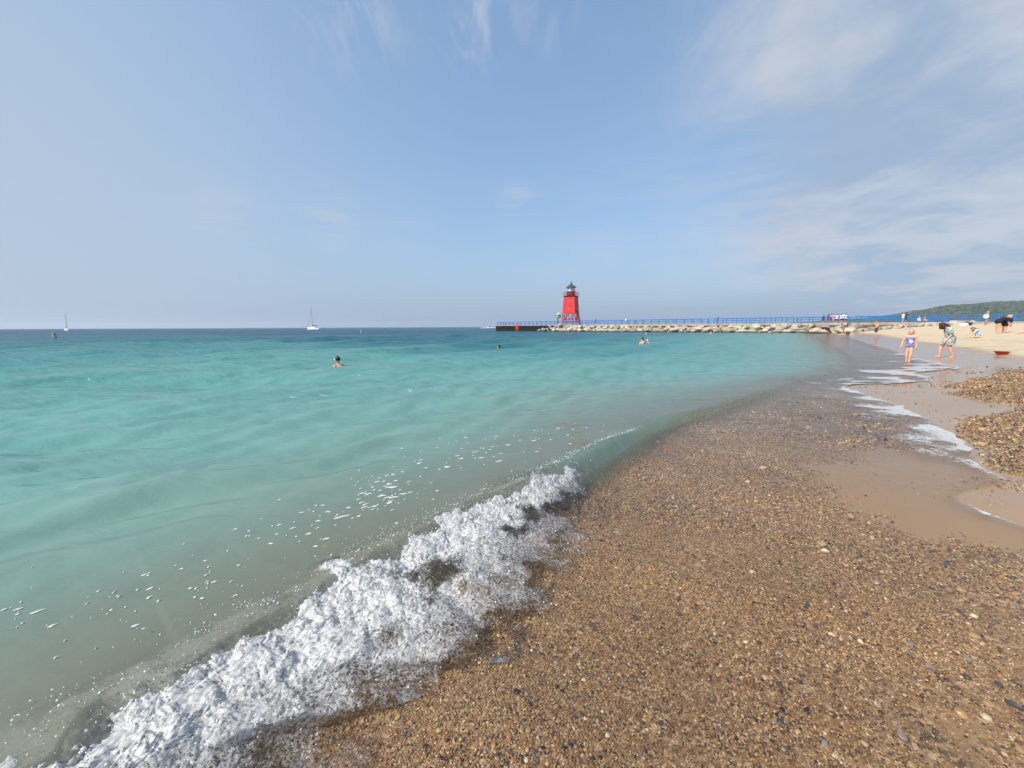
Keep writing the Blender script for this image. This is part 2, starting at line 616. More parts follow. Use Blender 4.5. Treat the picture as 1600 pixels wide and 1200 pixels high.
def beach_mat():
    m, t = material('beach_sand_and_gravel')
    geo = t.n('ShaderNodeNewGeometry')
    P = geo.outputs['Position']
    gr = t.n('ShaderNodeAttribute', attribute_name='gravel').outputs['Fac']
    wet = t.n('ShaderNodeAttribute', attribute_name='wet').outputs['Fac']
    # sand
    sn = t.noise(P, 0.8, 6, 0.6)
    sn2 = t.noise(P, 60.0, 3, 0.6)
    dry = t.mix(sn, (0.50, 0.395, 0.265), (0.575, 0.465, 0.325))
    dry = t.mix(t.ss(sn2, 0.35, 0.8), dry, (0.37, 0.29, 0.190))
    wets = t.mix(sn, (0.250, 0.152, 0.074), (0.300, 0.190, 0.096))
    sand = t.mix(wet, dry, wets)
    # small stones: two sizes of cells, each cell its own colour
    stops = [(0.0, (0.040, 0.030, 0.025)), (0.16, (0.10, 0.062, 0.036)), (0.34, (0.22, 0.122, 0.052)), (0.55, (0.33, 0.190, 0.080)),
             (0.72, (0.27, 0.18, 0.115)), (0.88, (0.44, 0.31, 0.17)), (1.0, (0.54, 0.43, 0.29))]

    def cells(scale):
        warp = t.n('ShaderNodeVectorMath', operation='ADD')
        t.link(P, warp.inputs[0])
        ws = t.n('ShaderNodeVectorMath', operation='SCALE', ins={'Scale': 0.25 / scale})
        t.link(t.noise(P, scale * 1.5, 2, out=1), ws.inputs[0])
        t.link(ws.outputs[0], warp.inputs[1])
        v = t.n('ShaderNodeTexVoronoi', ins={'Scale': scale})
        t.link(warp.outputs[0], v.inputs['Vector'])
        sepc = t.n('ShaderNodeSeparateColor')
        t.link(v.outputs['Color'], sepc.inputs[0])
        return t.ramp(sepc.outputs[0], stops), v.outputs['Distance']
    c1_, d1 = cells(95.0)
    c2_, d2 = cells(42.0)
    grav = t.mix(t.ss(t.noise(P, 3.0, 4), 0.40, 0.62), c1_, c2_)
    g2 = t.math('ADD', gr, t.math('MULTIPLY', t.math('SUBTRACT', t.noise(P, 5.0, 6, 0.65), 0.5), 0.9))
    col = t.mix(t.ss(g2, 0.3, 0.62), sand, t.mix(1.0, grav, (0.84, 0.82, 0.80), 'MULTIPLY'))
    # scattered dark bits on bare sand
    vb = t.n('ShaderNodeTexVoronoi', ins={'Scale': 3.2})
    t.link(P, vb.inputs['Vector'])
    bit = t.math('LESS_THAN', vb.outputs['Distance'], t.math('MULTIPLY', t.ss(t.noise(P, 0.35, 3), 0.45, 0.75), 0.16))
    col = t.mix(t.math('MULTIPLY', bit, 0.75), col, (0.10, 0.075, 0.05))
    rough = t.math('SUBTRACT', 0.95, t.math('MULTIPLY', wet, 0.80))
    b = t.n('ShaderNodeBsdfPrincipled')
    t.link(col, b.inputs['Base Color'])
    t.link(rough, b.inputs['Roughness'])
    t.link(t.math('ADD', 0.12, t.math('MULTIPLY', wet, 0.36)), b.inputs['Specular IOR Level'])
    hgt = t.math('ADD', t.math('MULTIPLY', t.math('MULTIPLY', d1, gr), -0.5), t.math('ADD', t.math('MULTIPLY', t.noise(P, 22.0, 5, 0.6), 0.25), t.math('MULTIPLY', t.math('SUBTRACT', 1.0, wet), t.noise(P, 2.6, 4, 0.6, 0.4))))
    bn = t.n('ShaderNodeBump', ins={'Strength': 0.6})
    t.link(t.math('ADD', 0.0015, t.math('MULTIPLY', t.math('SUBTRACT', 1.0, wet), 0.045)), bn.inputs['Distance'])
    t.link(hgt, bn.inputs['Height'])
    t.link(bn.outputs[0], b.inputs['Normal'])
    out(t, b.outputs[0])
    return m


M['beach'] = beach_mat()


def pebble_mat():
    m, t = material('wet_pebble')
    a = t.n('ShaderNodeAttribute', attribute_name='col', attribute_type='INSTANCER')
    tcn = t.n('ShaderNodeTexCoord')
    n = t.noise(tcn.outputs['Object'], 2.5, 5, 0.6)
    col = t.mix(1.0, a.outputs['Color'], t.mix(n, (0.72, 0.72, 0.72), (1.22, 1.2, 1.18)), 'MULTIPLY')
    b = t.n('ShaderNodeBsdfPrincipled', ins={'Roughness': 0.38, 'Specular IOR Level': 0.45})
    t.link(col, b.inputs['Base Color'])
    out(t, b.outputs[0])
    return m


M['pebble'] = pebble_mat()


def water_mat():
    m, t = material('lake_water')
    geo = t.n('ShaderNodeNewGeometry')
    P = geo.outputs['Position']
    tint = t.n('ShaderNodeAttribute', attribute_name='tint').outputs['Color']
    turb = t.n('ShaderNodeAttribute', attribute_name='turb').outputs['Fac']
    chop = t.n('ShaderNodeAttribute', attribute_name='chop').outputs['Fac']
    mp = t.n('ShaderNodeMapping', ins={'Rotation': (0, 0, rad(-45)), 'Scale': (0.42, 1.0, 1.0)})
    t.link(P, mp.inputs[0])
    q = mp.outputs[0]
    h = t.math('MULTIPLY', t.noise(q, 0.9, 3, 0.5, 0.4), 0.24)
    h = t.math('ADD', h, t.math('MULTIPLY', t.noise(q, 4.2, 4, 0.55, 0.4), 0.042))
    h = t.math('ADD', h, t.math('MULTIPLY', t.noise(P, 16.0, 3, 0.5, 0.3), 0.007))
    gust = t.ss(t.noise(q, 0.06, 4, 0.6), 0.3, 0.7)
    h = t.math('MULTIPLY', t.math('MULTIPLY', h, chop), t.math('ADD', 0.55, t.math('MULTIPLY', gust, 0.8)))
    bn = t.n('ShaderNodeBump', ins={'Strength': 1.0, 'Distance': 1.0})
    t.link(h, bn.inputs['Height'])
    N = bn.outputs[0]
    # cloudy body of the water over what shows of the bed
    cl = t.math('MULTIPLY', t.math('SUBTRACT', t.noise(q, 0.9, 5, 0.6, 0.5), 0.5), 0.55)
    body_c = t.mix(t.math('ADD', 0.5, cl), t.mix(1.0, tint, (0.82, 0.86, 0.86), 'MULTIPLY'), t.mix(1.0, tint, (1.16, 1.12, 1.12), 'MULTIPLY'))
    dif = t.n('ShaderNodeBsdfDiffuse')
    t.link(body_c, dif.inputs[0])
    t.link(N, dif.inputs['Normal'])
    trl = t.n('ShaderNodeBsdfTranslucent')
    t.link(body_c, trl.inputs[0])
    t.link(N, trl.inputs['Normal'])
    bd = t.n('ShaderNodeMixShader', ins={0: 0.25})
    t.link(dif.outputs[0], bd.inputs[1]); t.link(trl.outputs[0], bd.inputs[2])
    tr = t.n('ShaderNodeBsdfTransparent', ins={0: (0.975, 0.965, 0.945, 1)})
    mx = t.n('ShaderNodeMixShader')
    t.link(t.math('ADD', turb, t.math('MULTIPLY', t.math('MULTIPLY', cl, turb), t.math('SUBTRACT', 1.0, turb)), clamp=True), mx.inputs[0])
    t.link(tr.outputs[0], mx.inputs[1]); t.link(bd.outputs[0], mx.inputs[2])
    gl = t.n('ShaderNodeBsdfGlossy', ins={'Roughness': 0.13})
    t.link(N, gl.inputs['Normal'])
    fr = t.n('ShaderNodeFresnel', ins={'IOR': 1.33})
    t.link(N, fr.inputs['Normal'])
    mx2 = t.n('ShaderNodeMixShader')
    t.link(t.math('MINIMUM', t.math('MULTIPLY', fr.outputs[0], 0.72), 0.45), mx2.inputs[0])
    t.link(mx.outputs[0], mx2.inputs[1]); t.link(gl.outputs[0], mx2.inputs[2])
    out(t, mx2.outputs[0])
    return m


M['water'] = water_mat()


def foam_mat(name, strand_scale, lo, hi, glass=0.35, lift=0.0):
    """white froth: strands and bubbles with clear gaps; attribute 'cover' says how thick it lies"""
    m, t = material(name)
    geo = t.n('ShaderNodeNewGeometry')
    P = geo.outputs['Position']
    cov = t.n('ShaderNodeAttribute', attribute_name='cover').outputs['Fac']
    wv = t.n('ShaderNodeVectorMath', operation='ADD')
    t.link(P, wv.inputs[0])
    sc_ = t.n('ShaderNodeVectorMath', operation='SCALE', ins={'Scale': 0.5 / strand_scale})
    t.link(t.noise(P, strand_scale * 0.6, 3, out=1), sc_.inputs[0])
    t.link(sc_.outputs[0], wv.inputs[1])
    def ridge_(scale, det, dist):
        q = t.noise(wv.outputs[0], scale, det, 0.6, dist)
        return t.math('SUBTRACT', 1.0, t.math('MULTIPLY', t.math('ABSOLUTE', t.math('SUBTRACT', q, 0.5)), 5.0), clamp=True)
    st = t.math('MAXIMUM', ridge_(strand_scale * 0.55, 3, 1.0), t.math('MULTIPLY', ridge_(strand_scale * 1.4, 3, 0.8), 0.9))
    fn = t.noise(P, strand_scale * 1.2, 6, 0.7, 0.5)
    s = t.math('ADD', t.math('MULTIPLY', st, 0.55), t.math('MULTIPLY', fn, 0.75))
    f = t.ss(t.math('ADD', s, t.math('SUBTRACT', cov, 1.0)), lo, hi)
    dif = t.n('ShaderNodeBsdfDiffuse', ins={0: (0.90, 0.90, 0.89, 1)})
    trl = t.n('ShaderNodeBsdfTranslucent', ins={0: (0.90, 0.91, 0.90, 1)})
    gl = t.n('ShaderNodeBsdfGlossy', ins={'Roughness': 0.12, 0: (1, 1, 1, 1)})
    bn = t.n('ShaderNodeBump', ins={'Strength': 0.55, 'Distance': 0.3 / strand_scale})
    t.link(s, bn.inputs['Height'])
    for b in (dif, trl, gl):
        t.link(bn.outputs[0], b.inputs['Normal'])
    a = t.n('ShaderNodeMixShader', ins={0: 0.5})
    t.link(dif.outputs[0], a.inputs[1]); t.link(trl.outputs[0], a.inputs[2])
    fr = t.n('ShaderNodeFresnel', ins={'IOR': 1.33})
    t.link(bn.outputs[0], fr.inputs['Normal'])
    a2 = t.n('ShaderNodeMixShader')
    t.link(fr.outputs[0], a2.inputs[0]); t.link(a.outputs[0], a2.inputs[1]); t.link(gl.outputs[0], a2.inputs[2])
    tr = t.n('ShaderNodeBsdfTransparent', ins={0: (1, 1, 1, 1)})
    cl = t.n('ShaderNodeMixShader')
    gate = t.ss(cov, 0.15, 0.5)
    t.link(t.math('MULTIPLY', t.math('MULTIPLY', fr.outputs[0], glass * 2), gate, clamp=True), cl.inputs[0])
    t.link(tr.outputs[0], cl.inputs[1]); t.link(gl.outputs[0], cl.inputs[2])
    mx = t.n('ShaderNodeMixShader')
    t.link(t.math('MULTIPLY', f, 0.97), mx.inputs[0]); t.link(cl.outputs[0], mx.inputs[1]); t.link(a2.outputs[0], mx.inputs[2])
    out(t, mx.outputs[0])
    return m


M['froth'] = foam_mat('breaking_froth', 58.0, 0.50, 0.98)
M['lace'] = foam_mat('swash_lace', 9.0, 0.45, 0.75, 0.2)


def fleck_mat():
    m, t = material('floating_foam')
    b = t.n('ShaderNodeBsdfPrincipled', ins={'Roughness': 0.5})
    geo = t.n('ShaderNodeNewGeometry')
    t.link(t.mix(t.noise(geo.outputs['Position'], 80, 4), (0.36, 0.38, 0.34), (0.52, 0.53, 0.50)), b.inputs['Base Color'])
    out(t, b.outputs[0])
    return m


M['fleck'] = fleck_mat()


def drop_mat():
    m, t = material('spray_drop')
    b = t.n('ShaderNodeBsdfPrincipled', ins={'Base Color': (0.80, 0.83, 0.84, 1), 'Roughness': 0.08, 'Specular IOR Level': 0.6})
    tr = t.n('ShaderNodeBsdfTransparent')
    mx = t.n('ShaderNodeMixShader', ins={0: 0.7})
    t.link(tr.outputs[0], mx.inputs[1]); t.link(b.outputs[0], mx.inputs[2])
    out(t, mx.outputs[0])
    return m


M['drop'] = drop_mat()


# ------------------------------------------------------------------ the beach and lake bed: one sheet
def polar(az0, az1, na, radii):
    az = np.radians(np.linspace(az0, az1, na))
    R, A = np.meshgrid(radii, az, indexing='ij')
    return R * np.sin(A), R * np.cos(A)


def poly_mask(X, Y, pts, soft):
    P_ = np.array([at(px, py, 0.0)[:2] for px, py in pts])
    P_ = np.vstack([P_, P_[:1]])
    d, _ = curve_dist(X, Y, P_)
    inside = np.zeros(X.shape, bool)
    for (ax, ay), (bx, by) in zip(P_[:-1], P_[1:]):
        c = ((ay > Y) != (by > Y)) & (X < (bx - ax) * (Y - ay) / (by - ay + 1e-12) + ax)
        inside ^= c
    sd = np.where(inside, np.abs(d), -np.abs(d))
    return sstep(sd, -soft, soft)


SAND_TONGUE = [(1220, 745), (1330, 700), (1420, 690), (1500, 700), (1560, 762), (1760, 800), (1760, 905), (1620, 880), (1450, 835), (1300, 790)]
WET_STRIP = [(1290, 560), (1460, 560), (1560, 560), (1500, 600), (1500, 640), (1600, 655), (1600, 668), (1490, 664), (1500, 690), (1440, 665), (1380, 640), (1280, 610)]
SANDY_FRONT = [(1280, 1195), (1400, 1080), (1480, 985), (1600, 900), (1700, 960), (1740, 1199), (1500, 1280)]
MOUND_A = [(1490, 601), (1560, 588), (1700, 570), (1700, 620), (1600, 617), (1500, 612)]
MOUND_A2 = [(1488, 623), (1560, 615), (1700, 608), (1700, 652), (1600, 645), (1525, 636)]
MOUND_B = [(1498, 665), (1547, 652), (1700, 640), (1760, 720), (1700, 765), (1600, 745), (1560, 738), (1530, 705)]


def gravel_amount(X, Y, dW, sB):
    r = np.hypot(X, Y)
    g = 0.85 * sstep(-dW, -0.2, 0.5) * sstep(14 - r, 0, 5)
    g = np.where(sB > 0, 0.85 * sstep(4 - sB, 0, 3) * sstep(14 - r, 0, 5), g)
    g = np.maximum(g, np.where(dW > 0, 0.32 * sstep(2.2 - dW, 0, 1.5), 0))
    g = np.maximum(g, (0.30 + 0.12 * fbm(X * 0.4, Y * 0.4, oct=2)) * sstep(dW, 1.0, 3.0) * sstep(9 - dW, 0, 4))
    n = fbm(X * 0.9, Y * 0.9, oct=3)
    g = g * (1 - 0.95 * sstep(poly_mask(X, Y, SAND_TONGUE, 0.9) + 0.22 * fbm(X * 2.2, Y * 2.2, oct=3), 0.25, 0.85)) * (1 - 0.95 * poly_mask(X, Y, WET_STRIP, 0.5))
    g = g * (1 - 0.50 * np.clip(poly_mask(X, Y, SANDY_FRONT, 0.35) + 0.4 * n, 0, 1) * (r < 6))
    g = np.maximum(g, poly_mask(X, Y, MOUND_A, 0.5) * (0.9 + 0.3 * n))
    g = np.maximum(g, poly_mask(X, Y, MOUND_A2, 0.35) * (0.9 + 0.3 * n))
    g = np.maximum(g, poly_mask(X, Y, MOUND_B, 0.3) * (0.95 + 0.25 * n))
    return np.clip(g + 0.12 * n * (g > 0.05), 0, 1)


radii = np.concatenate([np.geomspace(0.25, 12, 300), np.geomspace(12.3, 160, 160), np.geomspace(170, 9000, 40)])
X, Y = polar(-100, 100, 420, radii)
dW = -curve_dist(X, Y, W)[0]
sB = curve_dist(X, Y, Bc)[0]
Z = ground_z(X, Y, dW, sB)
Z = np.where(np.hypot(X, Y) > 400, -6.0, Z)
gm = gravel_amount(X, Y, dW, sB)
Z = Z + 0.05 * np.where(dW > -0.3, gm, 0) * sstep(gm, 0.4, 0.9) * sstep(dW, -0.2, 0.6)
wet_n = fbm(X * 0.5, Y * 0.5, oct=3)
wet = 1 - sstep(dW + 0.5 * wet_n, 2.2, 3.4)
me = fast_mesh('beach', np.stack([X, Y, Z], -1).reshape(-1, 3), grid_faces(*X.shape))
set_attr(me, 'gravel', gm.ravel())
set_attr(me, 'wet', wet.ravel())
beach = link('beach', me, M['beach'], kind='structure')

# ------------------------------------------------------------------ the lake
B_LEN = np.concatenate([[0], np.cumsum(np.linalg.norm(np.diff(Bc, axis=0), axis=1))])


def along_of(pt):
    return float(curve_dist(np.array([pt[0]]), np.array([pt[1]]), Bc)[1][0])


A_KEYS = [(along_of((-2.3, 0.1)), 0.13), (along_of(CREST[1]), 0.17), (along_of(CREST[4]), 0.185), (along_of(CREST[7]), 0.19), (along_of(CREST[8]), 0.19),
          (along_of((1.10, 4.55)), 0.16), (along_of((1.75, 5.4)), 0.12), (along_of((3.9, 7.3)), 0.05), (along_of((7.2, 10.2)), 0.02), (along_of((20, 25)), 0.03)]
_ak = sorted(A_KEYS)


def crest_amp(al):
    return np.interp(al, [a for a, _ in _ak], [v for _, v in _ak])


def water_z(X, Y, dW, sB, al, G, step=None):
    r = np.hypot(X, Y)
    A = crest_amp(al)
    jit = 0.05 * perlin(al * 2.2, 3.3) + 0.02 * perlin(al * 7, 1.3)
    s = sB + jit * np.exp(-np.abs(sB))
    hump = np.where(s > 0, A * np.exp(-s / 0.85), A * np.exp(-(s / 0.17) ** 2))
    if step is None:
        step = 0.05
    zz = np.zeros_like(X)
    # swells that run parallel to the shore
    ph = fbm(X * 0.06, Y * 0.06, oct=2)
    for lam, amp, o in ((5.4, 0.115, 0.6), (8.3, 0.08, 2.1), (3.1, 0.035, 4.0)):
        th = 2 * np.pi * (sB / lam) + 2.2 * ph * (5 / lam) + o
        w_ = np.exp(1.4 * (np.sin(th) - 1)) * 1.5 - 0.45
        mod = 0.6 + 0.8 * fbm(X * 0.09 + o * 7, Y * 0.09, oct=2)
        zz += amp * w_ * mod * sstep(sB, 1.5, 6.0) * sstep(lam / (step + 1e-6), 2.5, 6)
    # wind chop
    rs = np.random.default_rng(5)
    for k in range(26):
        lam = 0.45 * 1.14 ** k * 0.9
        th0 = rad(-47) + rs.normal() * 0.45
        kx, ky = math.cos(th0) * 2 * np.pi / lam, math.sin(th0) * 2 * np.pi / lam
        amp = 0.0125 * lam ** 0.7
        wv = np.sin(kx * X + ky * Y + rs.uniform(0, 6.3) + 1.6 * perlin(X / lam * 0.35 + k, Y / lam * 0.35))
        zz += amp * wv * sstep(sB, 0.3 + lam * 0.4, 2.0 + lam * 1.2) * sstep(lam / (step + 1e-6), 2.5, 6)
    zz += 0.004 * perlin(X * 5, Y * 5) * sstep(sB, 0.0, 1.0) * sstep(20 - r, 0, 10)
    sea = hump + zz
    film = G + 0.016 + 0.004 * perlin(X * 3.0, Y * 6.0)
    k = sstep(sB, -0.55, 0.1)
    zf = np.maximum(film, film * (1 - k) + (sea - 0.02 * (1 - k)) * k)
    return np.where(sB < 0.1, np.maximum(zf, film + hump * (sB < 0) * 0.9), np.maximum(sea, G + 0.01))


radii = np.concatenate([np.geomspace(0.7, 6, 320), np.geomspace(6.04, 70, 330), np.geomspace(72, 12000, 80)])
X, Y = polar(-78, 78, 560, radii)
step = np.gradient(radii)[:, None] * np.ones_like(X)
dW = -curve_dist(X, Y, W)[0]
sB, al = curve_dist(X, Y, Bc)
G = ground_z(X, Y, dW, sB)
pb, _ = pier_beyond(X, Y)
Zw = water_z(X, Y, dW, sB, al, G, step)
far_side = (pb > 1.0) & (Y > 30)
Zw = np.where(far_side | (np.hypot(X, Y) > 300), 0.0, Zw)
sBe = np.where(far_side, 60.0, sB)
# colour of the water by how far out (how deep) it is
KS = [(-9, (0.215, 0.165, 0.120)), (-0.6, (0.21, 0.180, 0.135)), (0.0, (0.205, 0.215, 0.160)), (0.9, (0.190, 0.245, 0.198)), (2.0, (0.182, 0.305, 0.260)), (3.6, (0.164, 0.322, 0.288)), (6, (0.148, 0.328, 0.298)),
      (14, (0.118, 0.312, 0.286)), (30, (0.074, 0.250, 0.250)), (55, (0.036, 0.160, 0.185)), (100, (0.024, 0.125, 0.165)), (250, (0.015, 0.085, 0.138)), (9000, (0.007, 0.045, 0.098))]
sB2 = sBe * np.where(sBe > 0, 1 + 1.3 * sstep(al, along_of((3.9, 7.3)), along_of((10.2, 12.6))), 1)
sC = sB2 * (1 + 0.25 * fbm(X * 0.05, Y * 0.05, oct=3)) + 0.4 * fbm(X * 0.5, Y * 0.5, oct=3) * sstep(sB, 0.2, 2)
tint = np.stack([np.interp(sC, [k for k, _ in KS], [c[i] for _, c in KS]) for i in range(3)] + [np.ones_like(sC)], -1)
front = np.exp(-((sBe + 0.06) / 0.19) ** 2) * sstep(crest_amp(al), 0.025, 0.11) * sstep(al, along_of(CREST[7]) - 0.2, along_of(CREST[8]) + 0.2) * (sB < 3)
tint[..., :3] = tint[..., :3] * (1 - 0.8 * front[..., None]) + np.array([0.19, 0.30, 0.245]) * 0.8 * front[..., None]
al_near = sstep(along_of((3.9, 7.3)) + 0.8 - al, 0, 4.2)
turb = np.interp(sBe + 0.25 * fbm(X * 1.3, Y * 1.3, oct=2), [-3.0, -0.6, -0.3, -0.1, 0.25, 0.9, 1.8, 3.0], [0.015, 0.04, 0.22, 0.50, 0.74, 0.86, 0.95, 1.0])
far_t = np.interp(sBe, [-3.5, -1.5, -0.6, 0.4, 1.6, 3.0], [0.06, 0.22, 0.36, 0.66, 0.92, 1.0])
turb = np.maximum(turb * al_near + far_t * (1 - al_near), 0.78 * front)
chop = np.interp(sBe, [-3, -0.4, 0.4, 3, 10, 30, 60], [0.085, 0.10, 0.35, 0.65, 1.1, 1.8, 2.4])
keep = ((dW < 0.0) | far_side | (np.hypot(X, Y) > 260)).ravel()
fc = grid_faces(*X.shape)
fc = fc[keep[fc].all(1)]
used = np.zeros(keep.size, bool); used[fc.ravel()] = True
remap = np.cumsum(used) - 1
me = fast_mesh('water', np.stack([X, Y, Zw], -1).reshape(-1, 3)[used], remap[fc])
set_attr(me, 'tint', tint.reshape(-1, 4)[used], 'FLOAT_COLOR')
set_attr(me, 'turb', turb.ravel()[used])
set_attr(me, 'chop', chop.ravel()[used])
water = link('water', me, M['water'], kind='structure')


def surf_z(x, y):
    x, y = np.atleast_1d(np.asarray(x, float)), np.atleast_1d(np.asarray(y, float))
    d = -curve_dist(x, y, W)[0]
    s, a = curve_dist(x, y, Bc)
    return water_z(x, y, d, s, a, ground_z(x, y, d, s))


# ------------------------------------------------------------------ the breaking wave's froth
TOE_PX = [(470, 1290), (480, 1205), (490, 1140), (560, 1108), (640, 1092), (700, 1045), (785, 1030), (850, 950), (885, 860), (926, 755), (958, 722), (985, 695), (1006, 670)]
toe = smooth_curve([tuple(at(px, py, -0.06)[:2]) for px, py in TOE_PX], 16)
cr = smooth_curve([(-1.95, 0.55)] + CREST + [tuple(at(px, py, 0.15)[:2]) for px, py in ((930, 694), (968, 676), (1004, 660))], 16)
NT_, NV_ = 1000, 390
Cc, Tt = resample(cr, NT_), resample(toe, NT_)
v = np.linspace(-0.34, 1.62, NV_)
T, V = np.meshgrid(np.linspace(0, 1, NT_), v, indexing='ij')
XY = Cc[:, None, :] + (Tt - Cc)[:, None, :] * V[..., None]
Xf, Yf = XY[..., 0], XY[..., 1]
dWf = -curve_dist(Xf, Yf, W)[0]
sBf, alf = curve_dist(Xf, Yf, Bc)
Gf = ground_z(Xf, Yf, dWf, sBf)
Wf = water_z(Xf, Yf, dWf, sBf, alf, Gf)
Af = crest_amp(alf) * (0.86 + (0.36 * perlin(alf * 2.4, 0.3) + 0.22 * perlin(alf * 6, 9.3)) * sstep(0.62 - T, 0, 0.3))
Vp = np.clip(V, 0, 1)
prof = np.where(V < 0, np.clip(1 - (V / 0.34) ** 2, 0, 1), (1 - Vp) ** 0.9 * (1 + 0.55 * Vp))
bil = np.abs(fbm(Xf * 3.6, Yf * 3.6, oct=2)) * 0.048 + np.abs(perlin(Xf * 11, Yf * 11)) * 0.020 + np.abs(perlin(Xf * 25, Yf * 25, 3)) * 0.014 + np.abs(perlin(Xf * 55, Yf * 55, 5)) * 0.012 + perlin(Xf * 110, Yf * 110, 7) * 0.007
env = sstep(V, -0.34, -0.05) * (0.12 + 0.88 * sstep(1.0 - V, 0, 0.7)) * (0.25 + 0.75 * sstep(1 - T, 0.15, 0.40))
Zf = np.maximum(np.maximum(Gf + 0.02, Wf * 0.35 + Gf * 0.65) * (V > 0) + Wf * (V <= 0), Gf + 0.012) * (1 - prof) + (Gf * 0.3 + Af) * prof + env * bil * 1.15 - 0.012
Zf = np.maximum(Zf, np.minimum(Wf, Gf + 0.05) + 0.004)
Zf = np.where(V < 0, np.maximum(Zf, Wf - 0.008), Zf)
# sideways tumble of the froth
ox = 0.022 * fbm(Xf * 9, Yf * 9, Zf * 9 + 4, oct=2) * env
oy = 0.022 * fbm(Xf * 9 + 31, Yf * 9, Zf * 9, oct=2) * env
hole = fbm(Xf * 3.1 + 3, Yf * 3.1, oct=3)
cover = 1.09 - 0.34 * sstep(V, 0.28, 1.1) + 0.10 * fbm(Xf * 7, Yf * 7, 2.0, oct=3) - 0.9 * np.maximum(hole - 0.10, 0) * sstep(V, 0.12, 0.6) * sstep(T, 0.1, 0.25) - 0.95 * sstep(V + 0.36 * fbm(Xf * 3.0, Yf * 3.0, oct=5, gain=0.62), 0.92, 1.30) - 0.6 * sstep(V, 1.3, 1.55)
cover -= 0.55 * sstep(-V + 0.12 * fbm(Xf * 8, Yf * 8, oct=2), 0.05 + 0.12 * sstep(0.3 - T, 0, 0.3), 0.26 + 0.1 * sstep(0.3 - T, 0, 0.3))
cover -= 0.5 * sstep(T, 0.66, 0.76) * sstep(0.75 - V, 0.0, 0.5) + 0.25 * sstep(T, 0.74, 0.86)
cover *= sstep(T + 0.03 * perlin(Xf * 8, Yf * 8), 0.985, 0.95)[...] if False else 1.0
cover -= 1.2 * sstep(T + 0.03 * perlin(Xf * 8, Yf * 8), 0.95, 1.0)
me = fast_mesh('breaking_foam', np.stack([Xf + ox, Yf + oy, Zf], -1).reshape(-1, 3), grid_faces(NT_, NV_))
set_attr(me, 'cover', cover.ravel())
foam = link('breaking_foam', me, M['froth'], kind='stuff')

# ------------------------------------------------------------------ instanced small stuff (geometry nodes)
def scatter(name, pts, rot, scl, col, protos, mat, pick):
    me = bpy.data.meshes.new(name)
    me.vertices.add(len(pts)); me.vertices.foreach_set('co', np.asarray(pts, np.float32).ravel())
    set_attr(me, 'rot', rot, 'FLOAT_VECTOR')
    set_attr(me, 'scl', scl, 'FLOAT_VECTOR')
    if col is not None:
        set_attr(me, 'col', col, 'FLOAT_VECTOR')
    set_attr(me, 'pick', pick, 'INT')
    o = link(name, me, kind='stuff')
    coll = bpy.data.collections.new(name + '_shapes')
    for k, pm_ in enumerate(protos):
        pm_.materials.clear(); pm_.materials.append(mat)
        coll.objects.link(bpy.data.objects.new('%s_shape_%02d' % (name, k), pm_))
    g = bpy.data.node_groups.new(name + '_nodes', 'GeometryNodeTree')
    g.interface.new_socket('Geometry', in_out='INPUT', socket_type='NodeSocketGeometry')
    g.interface.new_socket('Geometry', in_out='OUTPUT', socket_type='NodeSocketGeometry')
    N, L = g.nodes, g.links
    gi, go = N.new('NodeGroupInput'), N.new('NodeGroupOutput')
    ci = N.new('GeometryNodeCollectionInfo')
    ci.inputs['Collection'].default_value = coll
    ci.inputs['Separate Children'].default_value = True
    ci.inputs['Reset Children'].default_value = True
    ip = N.new('GeometryNodeInstanceOnPoints')
    ip.inputs['Pick Instance'].default_value = True

    def attr(nm, ty):
        a = N.new('GeometryNodeInputNamedAttribute')
        a.data_type = ty
        a.inputs['Name'].default_value = nm
        return [s for s in a.outputs if s.name == 'Attribute' and s.enabled][0]
    er = N.new('FunctionNodeEulerToRotation')
    L.new(attr('rot', 'FLOAT_VECTOR'), er.inputs[0])
    L.new(er.outputs[0], ip.inputs['Rotation'])
    L.new(attr('scl', 'FLOAT_VECTOR'), ip.inputs['Scale'])
    L.new(attr('pick', 'INT'), ip.inputs['Instance Index'])
    L.new(gi.outputs[0], ip.inputs['Points'])
    L.new(ci.outputs[0], ip.inputs['Instance'])
    L.new(ip.outputs[0], go.inputs[0])
    md = o.modifiers.new('scatter', 'NODES')
    md.node_group = g
    return o


def pebble_mesh(k, sub=2):
    bm = bmesh.new()
    bmesh.ops.create_icosphere(bm, subdivisions=sub, radius=0.5)
    r = np.random.default_rng(100 + k)
    n = r.normal(size=(9, 3)); n /= np.linalg.norm(n, axis=1)[:, None]
    lim = r.uniform(0.27, 0.46, 9)
    for vv in bm.verts:
        c = np.array(vv.co)
        for q, l in zip(n, lim):                       # worn flats
            d = c @ q
            if d > l:
                c = c - q * (d - l) * 0.8
        vv.co = c
    return bm_mesh('pebble_shape', bm, True)


PAL = np.array([(0.36, 0.205, 0.080), (0.46, 0.285, 0.120), (0.27, 0.150, 0.065), (0.24, 0.175, 0.110), (0.56, 0.40, 0.21), (0.16, 0.095, 0.052),
                (0.030, 0.024, 0.022), (0.085, 0.068, 0.060), (0.66, 0.54, 0.36), (0.32, 0.135, 0.065), (0.23, 0.160, 0.145), (0.48, 0.25, 0.06)])
PAL = PAL * np.array([0.665, 0.635, 0.595])
PALP = np.array([0.17, 0.14, 0.14, 0.09, 0.10, 0.11, 0.09, 0.06, 0.05, 0.04, 0.03, 0.01])


